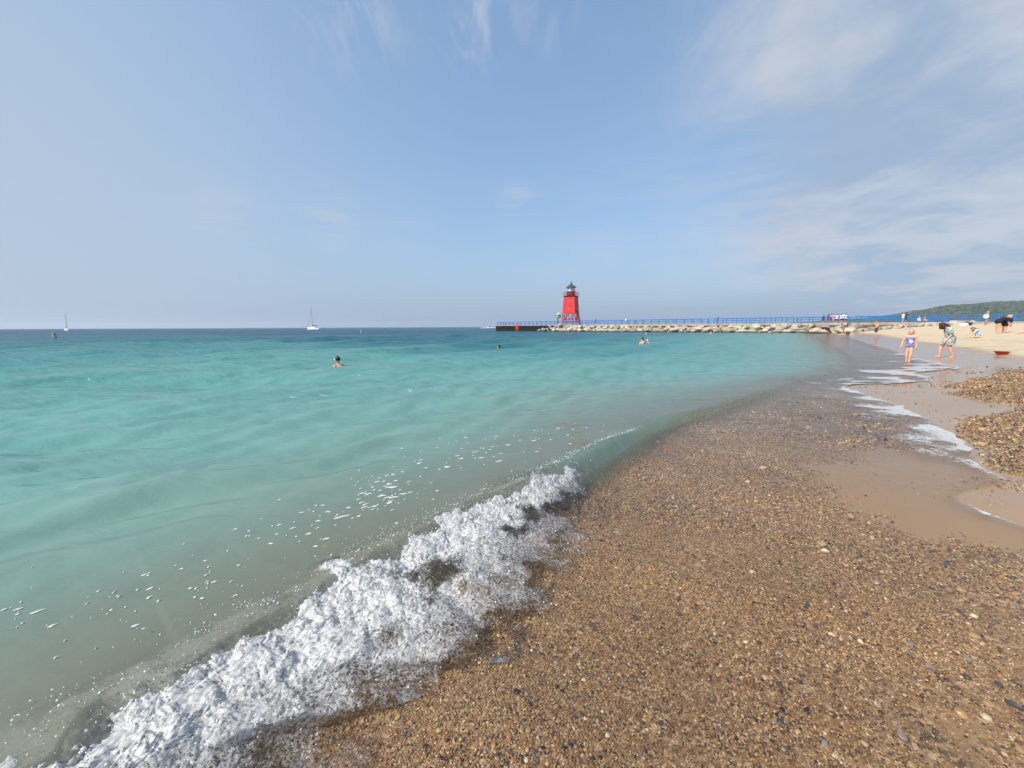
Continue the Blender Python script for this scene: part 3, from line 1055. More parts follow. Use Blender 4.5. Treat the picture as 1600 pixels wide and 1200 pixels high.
def pebble_cloud(n_try, rmin, rmax, azmin, azmax, size_med, size_sig, mask_lo, sparse=0.0):
    u = rng.uniform(size=n_try)
    r = np.sqrt(rmin ** 2 + u * (rmax ** 2 - rmin ** 2))
    a = np.radians(rng.uniform(azmin, azmax, n_try))
    X, Y = r * np.sin(a), r * np.cos(a)
    dW = -curve_dist(X, Y, W)[0]; sB = curve_dist(X, Y, Bc)[0]
    g = gravel_amount(X, Y, dW, sB)
    patch = fbm(X * 1.3 + 8, Y * 1.3, oct=3)
    keep = (rng.uniform(size=n_try) < np.maximum(sstep(g + 0.25 * patch, mask_lo, 0.85), sparse * np.clip(0.3 + 1.6 * patch, 0, 1.5) * (dW < 9))) & (sB < 0.5)
    X, Y, dW, sB, g, patch = (q[keep] for q in (X, Y, dW, sB, g, patch))
    n = len(X)
    size = np.exp(rng.normal(math.log(size_med), size_sig, n)) * (1 + 0.25 * patch)
    G = ground_z(X, Y, dW, sB) + 0.05 * np.where(dW > -0.3, g, 0) * sstep(g, 0.4, 0.9) * sstep(dW, -0.2, 0.6)
    sclv = size[:, None] * np.stack([rng.uniform(0.85, 1.3, n), rng.uniform(0.7, 1.05, n), rng.uniform(0.42, 0.75, n)], 1)
    rot = np.stack([rng.normal(0, 0.3, n), rng.normal(0, 0.3, n), rng.uniform(0, 6.28, n)], 1)
    z = G + sclv[:, 2] * rng.uniform(-0.12, 0.38, n)
    low = np.clip(1 + 0.30 * fbm(X * 0.8 + 3, Y * 0.8, oct=3), 0.6, 1.4)
    col = PAL[rng.choice(len(PAL), n, p=PALP / PALP.sum())] * (rng.uniform(0.75, 1.25, n) * low)[:, None]
    return np.stack([X, Y, z], 1), rot, sclv, col


clouds = [pebble_cloud(260000, 0.9, 3.2, -50, 62, 0.0066, 0.36, 0.15),
          pebble_cloud(210000, 3.2, 6.5, 4, 62, 0.0105, 0.36, 0.2, 0.012),
          pebble_cloud(110000, 6.5, 13.0, 8, 60, 0.022, 0.32, 0.25, 0.03),
          pebble_cloud(90000, 13.0, 22.0, 36, 60, 0.030, 0.32, 0.30, 0.025),
          pebble_cloud(7000, 0.9, 6.5, -40, 62, 0.016, 0.25, 0.3)]
pts, rot, scl, colr = (np.concatenate([c[k] for c in clouds]) for k in range(4))
protos = [pebble_mesh(k) for k in range(7)]
gravel = scatter('gravel', pts, rot, scl, colr, protos, M['pebble'], rng.integers(0, 7, len(pts)))

# the stones large enough to tell apart: parts of the beach
def stone_mat(name, c):
    m, t = material(name)
    tcn = t.n('ShaderNodeTexCoord')
    n = t.noise(tcn.outputs['Object'], 3.0, 6, 0.65)
    b = t.n('ShaderNodeBsdfPrincipled', ins={'Roughness': 0.4, 'Specular IOR Level': 0.45})
    t.link(t.mix(n, tuple(x * 0.62 for x in c), tuple(min(1, x * 1.3) for x in c)), b.inputs['Base Color'])
    out(t, b.outputs[0])
    return m


stone_mats = [stone_mat('stone_tan', (0.36, 0.24, 0.12)), stone_mat('stone_dark', (0.055, 0.05, 0.048)), stone_mat('stone_pale', (0.52, 0.43, 0.29)),
              stone_mat('stone_ochre', (0.34, 0.205, 0.085)), stone_mat('stone_grey', (0.22, 0.19, 0.175)), stone_mat('stone_brown', (0.24, 0.14, 0.075))]
big_protos = []
for k in range(6):
    row = []
    for s_ in range(3):
        pm_ = pebble_mesh(40 + s_ + 3 * k, 3)
        pm_.materials.append(stone_mats[k])
        row.append(pm_)
    big_protos.append(row)


def stone(x, y, size, k, flat=0.6):
    o = bpy.data.objects.new('pebble', big_protos[k][random.randrange(3)])
    COL.objects.link(o)
    o.parent = beach
    sx = size * random.uniform(0.95, 1.3)
    o.scale = (sx, size * random.uniform(0.75, 1.0), size * flat)
    o.rotation_euler = (random.gauss(0, 0.12), random.gauss(0, 0.12), random.uniform(0, 6.28))
    o.location = (x, y, ground_at(x, y) + size * flat * 0.22)


for px, py, sz, k in [(938, 757, 0.060, 3), (950, 1153, 0.032, 2), (1022, 936, 0.035, 4), (1060, 938, 0.038, 1), (842, 1120, 0.022, 1), (815, 1142, 0.03, 4),
                      (1540, 1122, 0.055, 2), (1500, 1118, 0.055, 3), (1408, 1155, 0.05, 4), (1570, 1180, 0.035, 3), (1585, 1105, 0.06, 1), (1258, 861, 0.05, 1),
                      (1520, 965, 0.06, 2), (1305, 1185, 0.03, 2), (878, 1078, 0.025, 5), (1274, 979, 0.03, 1), (1510, 1060, 0.045, 1), (1560, 1072, 0.045, 1), (1300, 995, 0.05, 2),
                      (518, 1160, 0.03, 4), (960, 1030, 0.022, 2), (941, 1114, 0.02, 2), (1555, 722, 0.09, 3), (1535, 712, 0.07, 2), (1525, 690, 0.07, 1), (823, 1192, 0.03, 2), (792, 1195, 0.025, 1)]:
    g_ = hit(px, py)
    stone(g_[0], g_[1], sz * 0.72, k)
cnt = 0
while cnt < 120:
    px, py = random.uniform(380, 1600), random.uniform(560, 1200)
    if px < 960 and py < 1330 - 0.62 * px + 120:
        continue
    g_ = hit(px, py)
    if float(gravel_amount(*(np.array([q]) for q in (g_[0], g_[1])), -curve_dist(np.array([g_[0]]), np.array([g_[1]]), W)[0], curve_dist(np.array([g_[0]]), np.array([g_[1]]), Bc)[0])[0]) < 0.4:
        continue
    d_ = math.hypot(g_[0], g_[1])
    stone(g_[0], g_[1], random.uniform(6, 10.5) * d_ / F if d_ < 9 else random.uniform(0.05, 0.09), random.choice([0, 0, 0, 1, 2, 4, 4, 5, 5, 5]), 0.5)
    cnt += 1

# ------------------------------------------------------------------ spray drops thrown up along the crest
nd = 5200
tt = rng.uniform(0.02, 0.99, nd)
vv_ = np.where(rng.uniform(size=nd) < 0.6, rng.normal(-0.06, 0.16, nd), rng.uniform(-0.1, 1.15, nd))
ix = (tt * (NT_ - 1)).astype(int)
Pd = Cc[ix] + (Tt - Cc)[ix] * vv_[:, None]
iv = np.clip(((vv_ + 0.34) / 1.96 * (NV_ - 1)).astype(int), 0, NV_ - 1)
zd = Zf[ix, iv] + np.abs(rng.normal(0, 0.022, nd)) + 0.002
keep = rng.uniform(size=nd) < 0.35 + 0.65 * (perlin(tt * 14, 2.2) > 0)
Pd, zd = Pd[keep], zd[keep]
sd = np.clip(np.exp(rng.normal(math.log(0.0034), 0.4, len(Pd))), 0, 0.008)
bm = bmesh.new()
bmesh.ops.create_icosphere(bm, subdivisions=2, radius=0.5)
drop = bm_mesh('drop_shape', bm, True)
sclv = sd[:, None] * rng.uniform(0.7, 1.5, (len(sd), 3))
scatter('spray', np.column_stack([Pd, zd]), rng.uniform(0, 6.28, (len(sd), 3)), sclv, None, [drop], M['drop'], np.zeros(len(sd), int))

# ------------------------------------------------------------------ foam flecks floating behind the wave
V_, F_ = [], []


def fleck(x, y, a, b, ang):
    n = 11
    z = surf_z(x, y)[0]
    i0 = len(V_)
    ph = random.uniform(0, 6.28)
    V_.append((x, y, z + 0.010))
    ring = []
    for k in range(n):
        t_ = 2 * math.pi * k / n
        q = 1 + 0.28 * math.sin(2 * t_ + ph) + 0.2 * math.sin(3 * t_ + 2 * ph) + random.gauss(0, 0.1)
        u_, v2_ = a * q * math.cos(t_), b * q * math.sin(t_)
        ring.append((x + u_ * math.cos(ang) - v2_ * math.sin(ang), y + u_ * math.sin(ang) + v2_ * math.cos(ang)))
    zs = surf_z([r_[0] for r_ in ring], [r_[1] for r_ in ring])
    for (a_, b_), z_ in zip(ring, zs):
        V_.append((a_, b_, z_ + 0.003))
    for k in range(n):
        F_.append((i0, i0 + 1 + k, i0 + 1 + (k + 1) % n))


for px, py, s_, e_ in [(30, 957, .030, 2.2), (60, 963, .045, 3.2), (84, 990, .03, 2.4), (8, 957, .025, 2), (236, 931, .032, 2.6), (217, 932, .02, 1.6), (235, 947, .03, 1.2), (215, 1000, .032, 1.8),
                       (155, 931, .018, 2), (180, 935, .018, 2), (138, 953, .015, 2), (326, 926, .02, 1.3), (319, 958, .022, 1.4), (372, 959, .024, 1.4), (364, 929, .018, 1.6), (250, 955, .018, 1.6),
                       (34, 945, .014, 2), (30, 966, .018, 3), (92, 1052, .014, 2.4), (105, 1020, .012, 1.4)]:
    q = at(px, py, 0.02)
    s_ *= 0.8
    fleck(q[0], q[1], s_ * 0.5 * e_ ** 0.5, s_ * 0.5 / e_ ** 0.5, rad(48 + random.gauss(0, 8)))
for cx_, cy_, sx_, sy_, n_, s0 in [(592, 785, 26, 14, 42, .034), (600, 755, 30, 12, 22, .032), (700, 720, 60, 16, 24, .028), (760, 708, 45, 14, 34, .030), (820, 690, 40, 12, 15, .030), (880, 670, 60, 8, 10, .030),
                                   (480, 840, 60, 20, 22, .022), (520, 815, 30, 14, 14, .024), (330, 900, 60, 30, 30, .014), (640, 790, 60, 25, 22, .016), (120, 960, 90, 40, 26, .010), (940, 690, 30, 10, 10, .03)]:
    for k in range(n_):
        px, py = random.gauss(cx_, sx_), random.gauss(cy_, sy_)
        q = at(px, py, 0.02)
        s_ = s0 * math.exp(random.gauss(-1.0, 0.5))
        e_ = random.uniform(1.0, 2.3)
        if curve_dist(np.array([q[0]]), np.array([q[1]]), Bc)[0][0] < 0.12:
            continue
        fleck(q[0], q[1], s_ * e_ ** 0.5, s_ / e_ ** 0.5, rad(30 + random.gauss(0, 22)))
# tiny whitecaps further out
for px, py, wd in [(312, 572, 0.9), (330, 574, 0.6), (300, 571, 0.4), (600, 520, 0.7), (862, 535, 0.6), (425, 576, 0.2), (560, 585, 0.2), (640, 604, 0.2), (205, 568, 0.2), (460, 623, 0.15), (508, 616, 0.15)]:
    q = at(px, py, 0.03)
    for k in range(7):
        fleck(q[0] + random.gauss(0, wd * 0.35), q[1] + random.gauss(0, wd * 0.2), wd * random.uniform(0.06, 0.2), wd * random.uniform(0.02, 0.06), rad(random.gauss(20, 20)))
me = fast_mesh('floating_foam', V_, F_)
link('floating_foam', me, M['fleck'], kind='stuff')

# ------------------------------------------------------------------ lace of foam at the swash edge
Wk = W[(W[:, 1] > 0.5) & (W[:, 1] < 75)]
key = (np.geomspace(1, 60, 1500) - 1) / 59
Wl = resample(Wk, 1500, key)
tan = np.gradient(Wl, axis=0); tan /= np.linalg.norm(tan, axis=1)[:, None]
nrm = np.stack([-tan[:, 1], tan[:, 0]], 1)                      # towards the water
dist = np.linspace(0, 1, 90) ** 1.6
width = np.interp(Wl[:, 1], [0, 3, 6, 10, 14, 20, 40, 75], [0.5, 1.6, 2.4, 2.0, 3.6, 3.0, 2.0, 2.0])
D = dist[None, :] * width[:, None]
ed = 0.10 * perlin(Wl[:, 0] * 1.3, Wl[:, 1] * 1.3) + 0.05 * perlin(Wl[:, 0] * 4, Wl[:, 1] * 4)
ed = ed * np.clip(np.hypot(Wl[:, 0], Wl[:, 1]) / 8, 0.5, 3)
Xs = Wl[:, None, 0] + nrm[:, None, 0] * (D + ed[:, None] * np.exp(-D / 0.4))
Ys = Wl[:, None, 1] + nrm[:, None, 1] * (D + ed[:, None] * np.exp(-D / 0.4))
dWs = -curve_dist(Xs, Ys, W)[0]
sBs, als = curve_dist(Xs, Ys, Bc)
Gs = ground_z(Xs, Ys, dWs, sBs)
Zs = np.maximum(np.where(dWs < 0, water_z(Xs, Ys, dWs, sBs, als, Gs), Gs + 0.016) + 0.005, Gs + 0.02)
lw = 0.045 + 0.012 * np.hypot(Xs, Ys)
edge = np.exp(-(D / lw) ** 1.5)
rr = np.hypot(Xs, Ys)
pat = fbm(Xs * 1.1, Ys * 1.1, oct=3)
inner = np.interp(Ys, [2, 3.6, 4.6, 7, 8.5, 10, 11, 14, 17, 22, 40], [0.05, 0.2, 0.55, 0.84, 0.62, 0.5, 1.0, 1.05, 0.8, 0.3, 0.2]) * np.exp(-(D / np.interp(Ys, [0, 4, 6, 10, 14, 30], [0.9, 1.2, 1.7, 1.5, 2.6, 1.2])) ** 2)
cover = 0.80 * edge * (0.62 + 0.8 * perlin(Xs * 1.6, Ys * 1.6, 4)) + inner * (0.85 + 0.9 * pat)
cover *= sstep(D, -0.001, 0.004) * 0 + 1
cover = np.where((D >= width[:, None] * 0.97) | ((D > 0.12) & (-dWs < 0.72 * D)), 0, cover)
me = fast_mesh('swash_foam', np.stack([Xs, Ys, Zs], -1).reshape(-1, 3), grid_faces(*Xs.shape))
set_attr(me, 'cover', np.clip(cover, 0, 1.2).ravel())
link('swash_foam', me, M['lace'], kind='stuff')

#@@MORE
# ------------------------------------------------------------------ hills across the channel
def project(P):
    x, y, z = P[0], P[1], P[2] - H
    yc = y * math.cos(PITCH) - z * math.sin(PITCH)
    u, v_ = x / yc, (y * math.sin(PITCH) + z * math.cos(PITCH)) / yc
    c, s = math.cos(ROLL), math.sin(ROLL)
    return 800 + F * (c * u - s * v_), 600 - F * (s * u + c * v_)


def ridge(prof, Yc, depth, seed):
    px = np.linspace(prof[0][0], prof[-1][0], 220)
    py = np.interp(px, [a for a, _ in prof], [b for _, b in prof])
    top = np.array([atY(a, b, Yc) for a, b in zip(px, py)])
    rows = []
    for f in np.linspace(0, 1.5, 34):
        yy = Yc - depth + depth * f
        hgt = np.maximum(top[:, 2], 0) * (np.sin(min(f, 1.0) * math.pi / 2) if f <= 1 else 1 - (f - 1) * 1.2)
        x = top[:, 0] * (1 + 0 * f)
        hgt = hgt + 5 * fbm(x * 0.006 + seed, np.full_like(x, yy * 0.006), oct=3) * min(1, f * 2) * np.clip(top[:, 2] / 30, 0, 1) * (f < 0.95)
        rows.append(np.stack([x, np.full_like(x, yy), np.maximum(hgt, 0.4) - 0.1], 1))
    return np.stack(rows)


R1 = ridge([(1240, 506), (1290, 502.3), (1320, 500.2), (1360, 497.2), (1400, 491.8), (1430, 486.0), (1445, 485.4), (1456, 486.5), (1520, 488), (1620, 492)], 2500, 500, 3.0)
R2 = ridge([(1395, 503.5), (1425, 498), (1440, 493.5), (1453, 489), (1463, 483), (1472, 480), (1482, 478.2), (1500, 480.5), (1520, 477), (1540, 474.5), (1570, 473.3), (1600, 472.6), (1720, 470), (1900, 474)], 1700, 520, 9.0)
HV, HF = [], []
for R_ in (R1, R2):
    o_ = sum(len(q) for q in HV)
    HV.append(R_.reshape(-1, 3)); HF.append(grid_faces(R_.shape[0], R_.shape[1])[:, ::-1] + o_)
M['hill'] = simple('wooded_ground', (0.035, 0.055, 0.02), 0.95, 0.2, 0.01, 0.1)
link('hills', fast_mesh('hills', np.vstack(HV), np.vstack(HF)), M['hill'], kind='structure')


def canopy_mat():
    m, t = material('forest_canopy')
    a = t.n('ShaderNodeAttribute', attribute_name='col', attribute_type='INSTANCER')
    geo = t.n('ShaderNodeNewGeometry')
    n = t.noise(geo.outputs['Position'], 0.22, 5, 0.7)
    b = t.n('ShaderNodeBsdfPrincipled', ins={'Roughness': 0.9, 'Specular IOR Level': 0.1})
    t.link(t.mix(1.0, a.outputs['Color'], t.mix(n, (0.6, 0.65, 0.6), (1.4, 1.35, 1.3)), 'MULTIPLY'), b.inputs['Base Color'])
    out(t, b.outputs[0])
    return m


def clump_mesh(k):
    bm = bmesh.new()
    bmesh.ops.create_icosphere(bm, subdivisions=3, radius=0.5)
    for v_ in bm.verts:
        c = v_.co
        q = 1 + 0.28 * float(fbm(c.x * 4 + k * 5, c.y * 4, c.z * 4, 2)) + 0.12 * float(perlin(c.x * 12 + k, c.y * 12, c.z * 12))
        v_.co = c * q
    return bm_mesh('canopy_clump', bm, False)


FP = []
for R_, n_ in ((R1, 3500), (R2, 11000)):
    n1, n2 = R_.shape[:2]
    i = rng.integers(3, 25, n_); j = rng.integers(2, n2 - 1, n_)
    fr_ = rng.uniform(size=(n_, 1))
    P_ = R_[i, j] * (1 - fr_) + R_[np.minimum(i + 1, n1 - 1), np.minimum(j + 1, n2 - 1)] * fr_
    FP.append(P_[P_[:, 2] > 2.0])
FP = np.vstack(FP)
nF = len(FP)
sF = rng.uniform(6, 15, nF)
fcol = np.array([(0.042, 0.060, 0.026), (0.058, 0.078, 0.032), (0.030, 0.044, 0.022), (0.074, 0.090, 0.042)])[rng.integers(0, 4, nF)] * rng.uniform(0.8, 1.2, nF)[:, None]
FP[:, 2] += sF * 0.12
scatter('forest', FP, rng.uniform(-0.4, 0.4, (nF, 3)) + np.array([0, 0, 1.0]) * rng.uniform(0, 6.28, (nF, 1)), np.stack([sF, sF, sF * rng.uniform(0.6, 0.95, nF)], 1), fcol, [clump_mesh(k) for k in range(4)], canopy_mat(), rng.integers(0, 4, nF))

# ------------------------------------------------------------------ summer haze over the lake
m, t = material('haze_air')
t.nodes_ = None
pv = t.n('ShaderNodeVolumePrincipled', ins={'Color': (0.72, 0.82, 0.95, 1), 'Density': HAZE, 'Anisotropy': 0.2})
o_ = t.n('ShaderNodeOutputMaterial')
t.link(pv.outputs[0], o_.inputs['Volume'])
bm = bmesh.new()
box(bm, (0, 4900, 60), (26000, 15800, 160))
link('haze', bm_mesh('haze', bm), m, kind='stuff')

# ------------------------------------------------------------------ the pier
PL = np.concatenate([[0], np.cumsum(np.linalg.norm(np.diff(PIER, axis=0), axis=1))])


def pier_at(s, off=0.0):
    """point s metres along the front edge, off metres behind it, and the heading there"""
    k = min(max(int(np.searchsorted(PL, s) - 1), 0), len(PIER) - 2)
    d = (PIER[k + 1] - PIER[k]) / (PL[k + 1] - PL[k])
    q = PIER[k] + d * (s - PL[k]) + np.array([-d[1], d[0]]) * off
    return q, math.atan2(d[1], d[0])


def pier_s(px, off=0.0, z=DECK_Z):
    ss = np.linspace(0, PL[-1], 1500)
    e = [abs(project((*pier_at(s, off)[0], z))[0] - px) for s in ss]
    return ss[int(np.argmin(e))]


pier = thing('pier', 'long concrete pier running out into the lake to the red lighthouse', 'pier', (*pier_at(0)[0], 0))


def child_at(name, bm, mat, parent, world_loc, rz, smooth=False):
    me = bm_mesh(name, bm, smooth)
    o = link(name, me, mat, parent)
    m = parent.matrix_world if False else (Matrix.Translation(parent.location) @ Matrix.Rotation(parent.rotation_euler.z, 4, 'Z'))
    o.matrix_local = m.inverted() @ Matrix.Translation(world_loc) @ Matrix.Rotation(rz, 4, 'Z')
    return o


S_PILE = pier_s(848)
s = 0.0
while s < PL[-1] - 1:
    L = 9.0
    q, a = pier_at(s + L / 2, PIER_W / 2)
    bm = bmesh.new()
    box(bm, (0, 0, 0), (L - 0.05, PIER_W, 0.55 if s > S_PILE else 0.22))
    bmesh.ops.bevel(bm, geom=bm.edges[:], offset=0.03, segments=1, affect='EDGES')
    th_ = 0.55 if s > S_PILE else 0.22
    child_at('deck_slab', bm, M['concrete'], pier, (q[0], q[1], DECK_Z - th_ / 2), a)
    bm = bmesh.new()
    box(bm, (0, 0, 0), (L + 0.02, PIER_W - 0.7, 3.2))
    child_at('core_wall', bm, M['concrete'] if s > S_PILE else M['pile'], pier, (q[0], q[1], DECK_Z - th_ - 1.61), a)
    s += L
# interlocking steel piles round the outer end
s = 0.0
pile_me = None
while s < S_PILE + 1.5:
    q, a = pier_at(s + 0.45, -0.06)
    if pile_me is None:
        bm = bmesh.new()
        pr = [(-0.45, 0.0), (-0.22, 0.0), (-0.10, -0.30), (0.20, -0.30), (0.32, 0.0), (0.45, 0.0)]
        ring = [(x, y) for x, y in pr] + [(0.45, 0.12), (-0.45, 0.12)]
        loft(bm, [[(x, y, -2.4) for x, y in ring], [(x, y, DECK_Z - 0.24) for x, y in ring]])
        pile_me = bm_mesh('steel_pile', bm)
    o = link('steel_pile', pile_me, M['pile'], pier)
    o.matrix_local = Matrix.Translation(pier.location).inverted() @ Matrix.Translation((q[0], q[1], 0)) @ Matrix.Rotation(a, 4, 'Z')
    s += 0.9
q, a = pier_at(0, 0)
for k in range(6):
    q2, _ = pier_at(-0.06, 0.45 + 0.9 * k)
    o = link('steel_pile', pile_me, M['pile'], pier)
    o.matrix_local = Matrix.Translation(pier.location).inverted() @ Matrix.Translation((q2[0], q2[1], 0)) @ Matrix.Rotation(a - math.pi / 2, 4, 'Z')

# railings
proto = None
RS = 8.2


def make_rail():
    root = thing('railing_section', 'blue painted steel railing section on the pier edge', 'railing', group='blue railing sections along both edges of the pier')
    for nm, z in (('top_rail', 1.15), ('middle_rail', 0.68), ('bottom_rail', 0.22)):
        bm = bmesh.new()
        bar(bm, (-RS / 2, 0, z), (RS / 2, 0, z), 0.062 if z > 1 else 0.05, 6)
        link(nm, bm_mesh(nm, bm), M['blue'], root)
    bm = bmesh.new()
    bar(bm, (0, 0, 0), (0, 0, 1.19), 0.075, 6)
    bar(bm, (0, 0, 0), (0, 0, 0.03), 0.14, 6)
    pm_ = bm_mesh('post', bm)
    for k in range(5):
        o = link('post', pm_, M['blue'], root)
        o.location = (-RS / 2 + RS * k / 4, 0, 0)
    return root


proto = make_rail()
first = True
for off in (0.3, PIER_W - 0.3):
    s = 0.4
    while s + RS < PL[-1]:
        q, a = pier_at(s + RS / 2, off)
        o = proto if first else copy_tree(proto)
        first = False
        o.location = (q[0], q[1], DECK_Z + 0.002)
        o.rotation_euler = (0, 0, a)
        s += RS + (0.55 if int(s) % 3 else 1.3)
    if off > 1:
        continue
q, a = pier_at(0.3, PIER_W / 2)
o = copy_tree(proto)
o.location = (q[0], q[1], DECK_Z + 0.002); o.rotation_euler = (0, 0, a + math.pi / 2); o.scale = (0.55, 1, 1)

# orange ladder at the outer end
s = pier_s(809, 0)
q, a = pier_at(s, -0.42)
lad = thing('ladder', 'orange safety ladder fixed to the black outer face of the pier', 'ladder', (q[0], q[1], 0), a)
for x in (-0.55, 0.55):
    bm = bmesh.new(); bar(bm, (x, 0, 0.15), (x, 0, 3.0), 0.10, 8)
    link('side_rail', bm_mesh('side_rail', bm), M['orange'], lad)
for k in range(6):
    bm = bmesh.new(); bar(bm, (-0.55, 0, 0.5 + 0.32 * k), (0.55, 0, 0.5 + 0.32 * k), 0.055, 6)
    link('rung', bm_mesh('rung', bm), M['orange'], lad)
bm = bmesh.new(); box(bm, (0.05, 0.14, 1.55), (1.0, 0.05, 0.9))
link('back_plate', bm_mesh('back_plate', bm), M['orange'], lad)

# ------------------------------------------------------------------ lighthouse
LY = 127.0
lc = atY(891.5, 506, LY)
LH = thing('lighthouse', 'red square lighthouse on open legs with a black lantern on top', 'lighthouse', (lc[0], lc[1], DECK_Z), rad(-27))


def square(a, z, dx_=0, dy_=0):
    return [(-a / 2 + dx_, -a / 2 + dy_, z), (a / 2 + dx_, -a / 2 + dy_, z), (a / 2 + dx_, a / 2 + dy_, z), (-a / 2 + dx_, a / 2 + dy_, z)]


def lpart(name, bm, mat, parent=LH, smooth=False):
    return link(name, bm_mesh(name, bm, smooth), mat, parent)


zb, zt = 3.55, 8.75
aL, aB, aT = 4.35, 3.95, 3.40


def lw(z):
    return aL + (aT - aL) * z / zt


bm = bmesh.new(); loft(bm, [square(lw(zb), zb), square(lw(zt), zt)])
tower = lpart('tower_wall', bm, M['red'])
for z in (zb, zt):
    bm = bmesh.new(); loft(bm, [square(lw(z) + 0.18, z - 0.10), square(lw(z) + 0.18, z + 0.06)])
    lpart('band', bm, M['red'] if z < 5 else M['darkred'])
# corner trim along the edges of the wall
for sx in (-1, 1):
    for sy in (-1, 1):
        bm = bmesh.new()
        bar(bm, (sx * lw(zb) / 2, sy * lw(zb) / 2, zb), (sx * lw(zt) / 2, sy * lw(zt) / 2, zt), 0.07, 6)
        lpart('corner_trim', bm, M['red'])
        bm = bmesh.new()
        bar(bm, (sx * lw(0) / 2, sy * lw(0) / 2, 0), (sx * lw(zb) / 2, sy * lw(zb) / 2, zb), 0.13, 8)
        lpart('leg', bm, M['red'])
for f in range(4):
    rz = Matrix.Rotation(f * math.pi / 2, 4, 'Z')
    bm = bmesh.new()
    bar(bm, rz @ Vector((0, -lw(0) / 2, 0)), rz @ Vector((0, -lw(zb) / 2, zb)), 0.11, 8)
    lpart('leg', bm, M['red'])
    for x0, x1 in ((-1, 0), (0, 1)):
        for flip in (0, 1):
            za, zc_ = (0.25, zb - 0.1) if flip else (zb - 0.1, 0.25)
            bm = bmesh.new()
            bar(bm, rz @ Vector((x0 * lw(za) / 2, -lw(za) / 2 - 0.02 * flip, za)), rz @ Vector((x1 * lw(zc_) / 2, -lw(zc_) / 2 - 0.02 * flip, zc_)), 0.05, 6)
            lpart('cross_brace', bm, M['darkred'])
    bm = bmesh.new()
    bar(bm, rz @ Vector((-lw(1.8) / 2, -lw(1.8) / 2, 1.8)), rz @ Vector((lw(1.8) / 2, -lw(1.8) / 2, 1.8)), 0.05, 6)
    lpart('cross_brace', bm, M['darkred'])
    for zw in (5.35, 7.75):
        bm = bmesh.new()
        y_ = -lw(zw) / 2
        box(bm, rz @ Vector((0, y_ - 0.02, zw)), (0.62, 0.10, 0.42), rz)
        wd_ = lpart('window', bm, M['windowglass'])
        bm = bmesh.new()
        box(bm, rz @ Vector((0, y_ - 0.07, zw + 0.26)), (0.80, 0.22, 0.09), rz)
        lpart('window_hood', bm, M['black'], wd_)
# gallery
bm = bmesh.new(); loft(bm, [square(aT + 0.55, zt + 0.06), square(aT + 0.55, zt + 0.18)])
lpart('gallery_deck', bm, M['darkred'])
g_ = (aT + 0.45) / 2
for f in range(4):
    rz = Matrix.Rotation(f * math.pi / 2, 4, 'Z')
    for z in (zt + 0.7, zt + 1.25):
        bm = bmesh.new(); bar(bm, rz @ Vector((-g_, -g_, z)), rz @ Vector((g_, -g_, z)), 0.045, 6)
        lpart('gallery_rail', bm, M['red'])
    for k in range(4):
        bm = bmesh.new(); x = -g_ + 2 * g_ * k / 4
        bar(bm, rz @ Vector((x, -g_, zt + 0.18)), rz @ Vector((x, -g_, zt + 1.28)), 0.045, 6)
        lpart('gallery_post', bm, M['red'])


def octo(r, z, n=8):
    return [(r * math.cos(2 * math.pi * (k + 0.5) / n), r * math.sin(2 * math.pi * (k + 0.5) / n), z) for k in range(n)]


bm = bmesh.new(); loft(bm, [octo(1.32, zt + 0.18), octo(1.32, zt + 1.45), octo(1.42, zt + 1.46), octo(1.42, zt + 1.58)])
lpart('watch_room', bm, M['darkred'])
zl0, zl1 = zt + 1.58, zt + 2.75
bm = bmesh.new()
for k in range(8):
    a0, a1 = 2 * math.pi * (k + 0.5) / 8, 2 * math.pi * (k + 1.5) / 8
    p0, p1 = Vector((1.08 * math.cos(a0), 1.08 * math.sin(a0), 0)), Vector((1.08 * math.cos(a1), 1.08 * math.sin(a1), 0))
    b2 = bmesh.new()
    mid = (p0 + p1) / 2
    box(b2, (mid.x, mid.y, (zl0 + zl1) / 2), ((p1 - p0).length * 0.9, 0.03, zl1 - zl0), Matrix.Rotation(math.atan2((p1 - p0).y, (p1 - p0).x), 4, 'Z'))
    lpart('lantern_pane', b2, M['glasslit'])
    b2 = bmesh.new(); bar(b2, (p0.x, p0.y, zl0), (p0.x, p0.y, zl1), 0.06, 6)
    lpart('lantern_bar', b2, M['black'])
bm.free()
bm = bmesh.new(); loft(bm, [octo(1.62, zl1 - 0.06, 8), octo(1.58, zl1 + 0.14), octo(0.95, zl1 + 0.62), octo(0.28, zl1 + 1.12), octo(0.16, zl1 + 1.2)])
roof = lpart('lantern_roof', bm, M['roofgrey'])
bm = bmesh.new(); bmesh.ops.create_uvsphere(bm, u_segments=12, v_segments=8, radius=0.24, matrix=Matrix.Translation((0, 0, zl1 + 1.34)))
bar(bm, (0, 0, zl1 + 1.4), (0, 0, zl1 + 1.95), 0.08, 6)
lpart('ventilator_ball', bm, M['black'], roof, True)
# stair down the right-hand side
bm = bmesh.new()
stair = thing('stair_holder', '', '') if False else None
st = bmesh.new()
for sgn in (-0.45, 0.45):
    bar(st, (aL / 2 - 0.25, sgn, zb), (aL / 2 + 1.1, sgn, 0.0), 0.10, 6)
    bar(st, (aL / 2 - 0.15, sgn, zb + 1.0), (aL / 2 + 1.2, sgn, 1.0), 0.045, 6)
for k in range(11):
    f = (k + 0.5) / 11
    box(st, (aL / 2 - 0.25 + 1.35 * f, 0, zb * (1 - f)), (0.26, 0.9, 0.05))
lpart('stair', st, M['red'])
bm = bmesh.new(); box(bm, (0, 0, -0.02), (6.2, 6.2, 0.30))
lpart('foundation_slab', bm, M['concrete'])

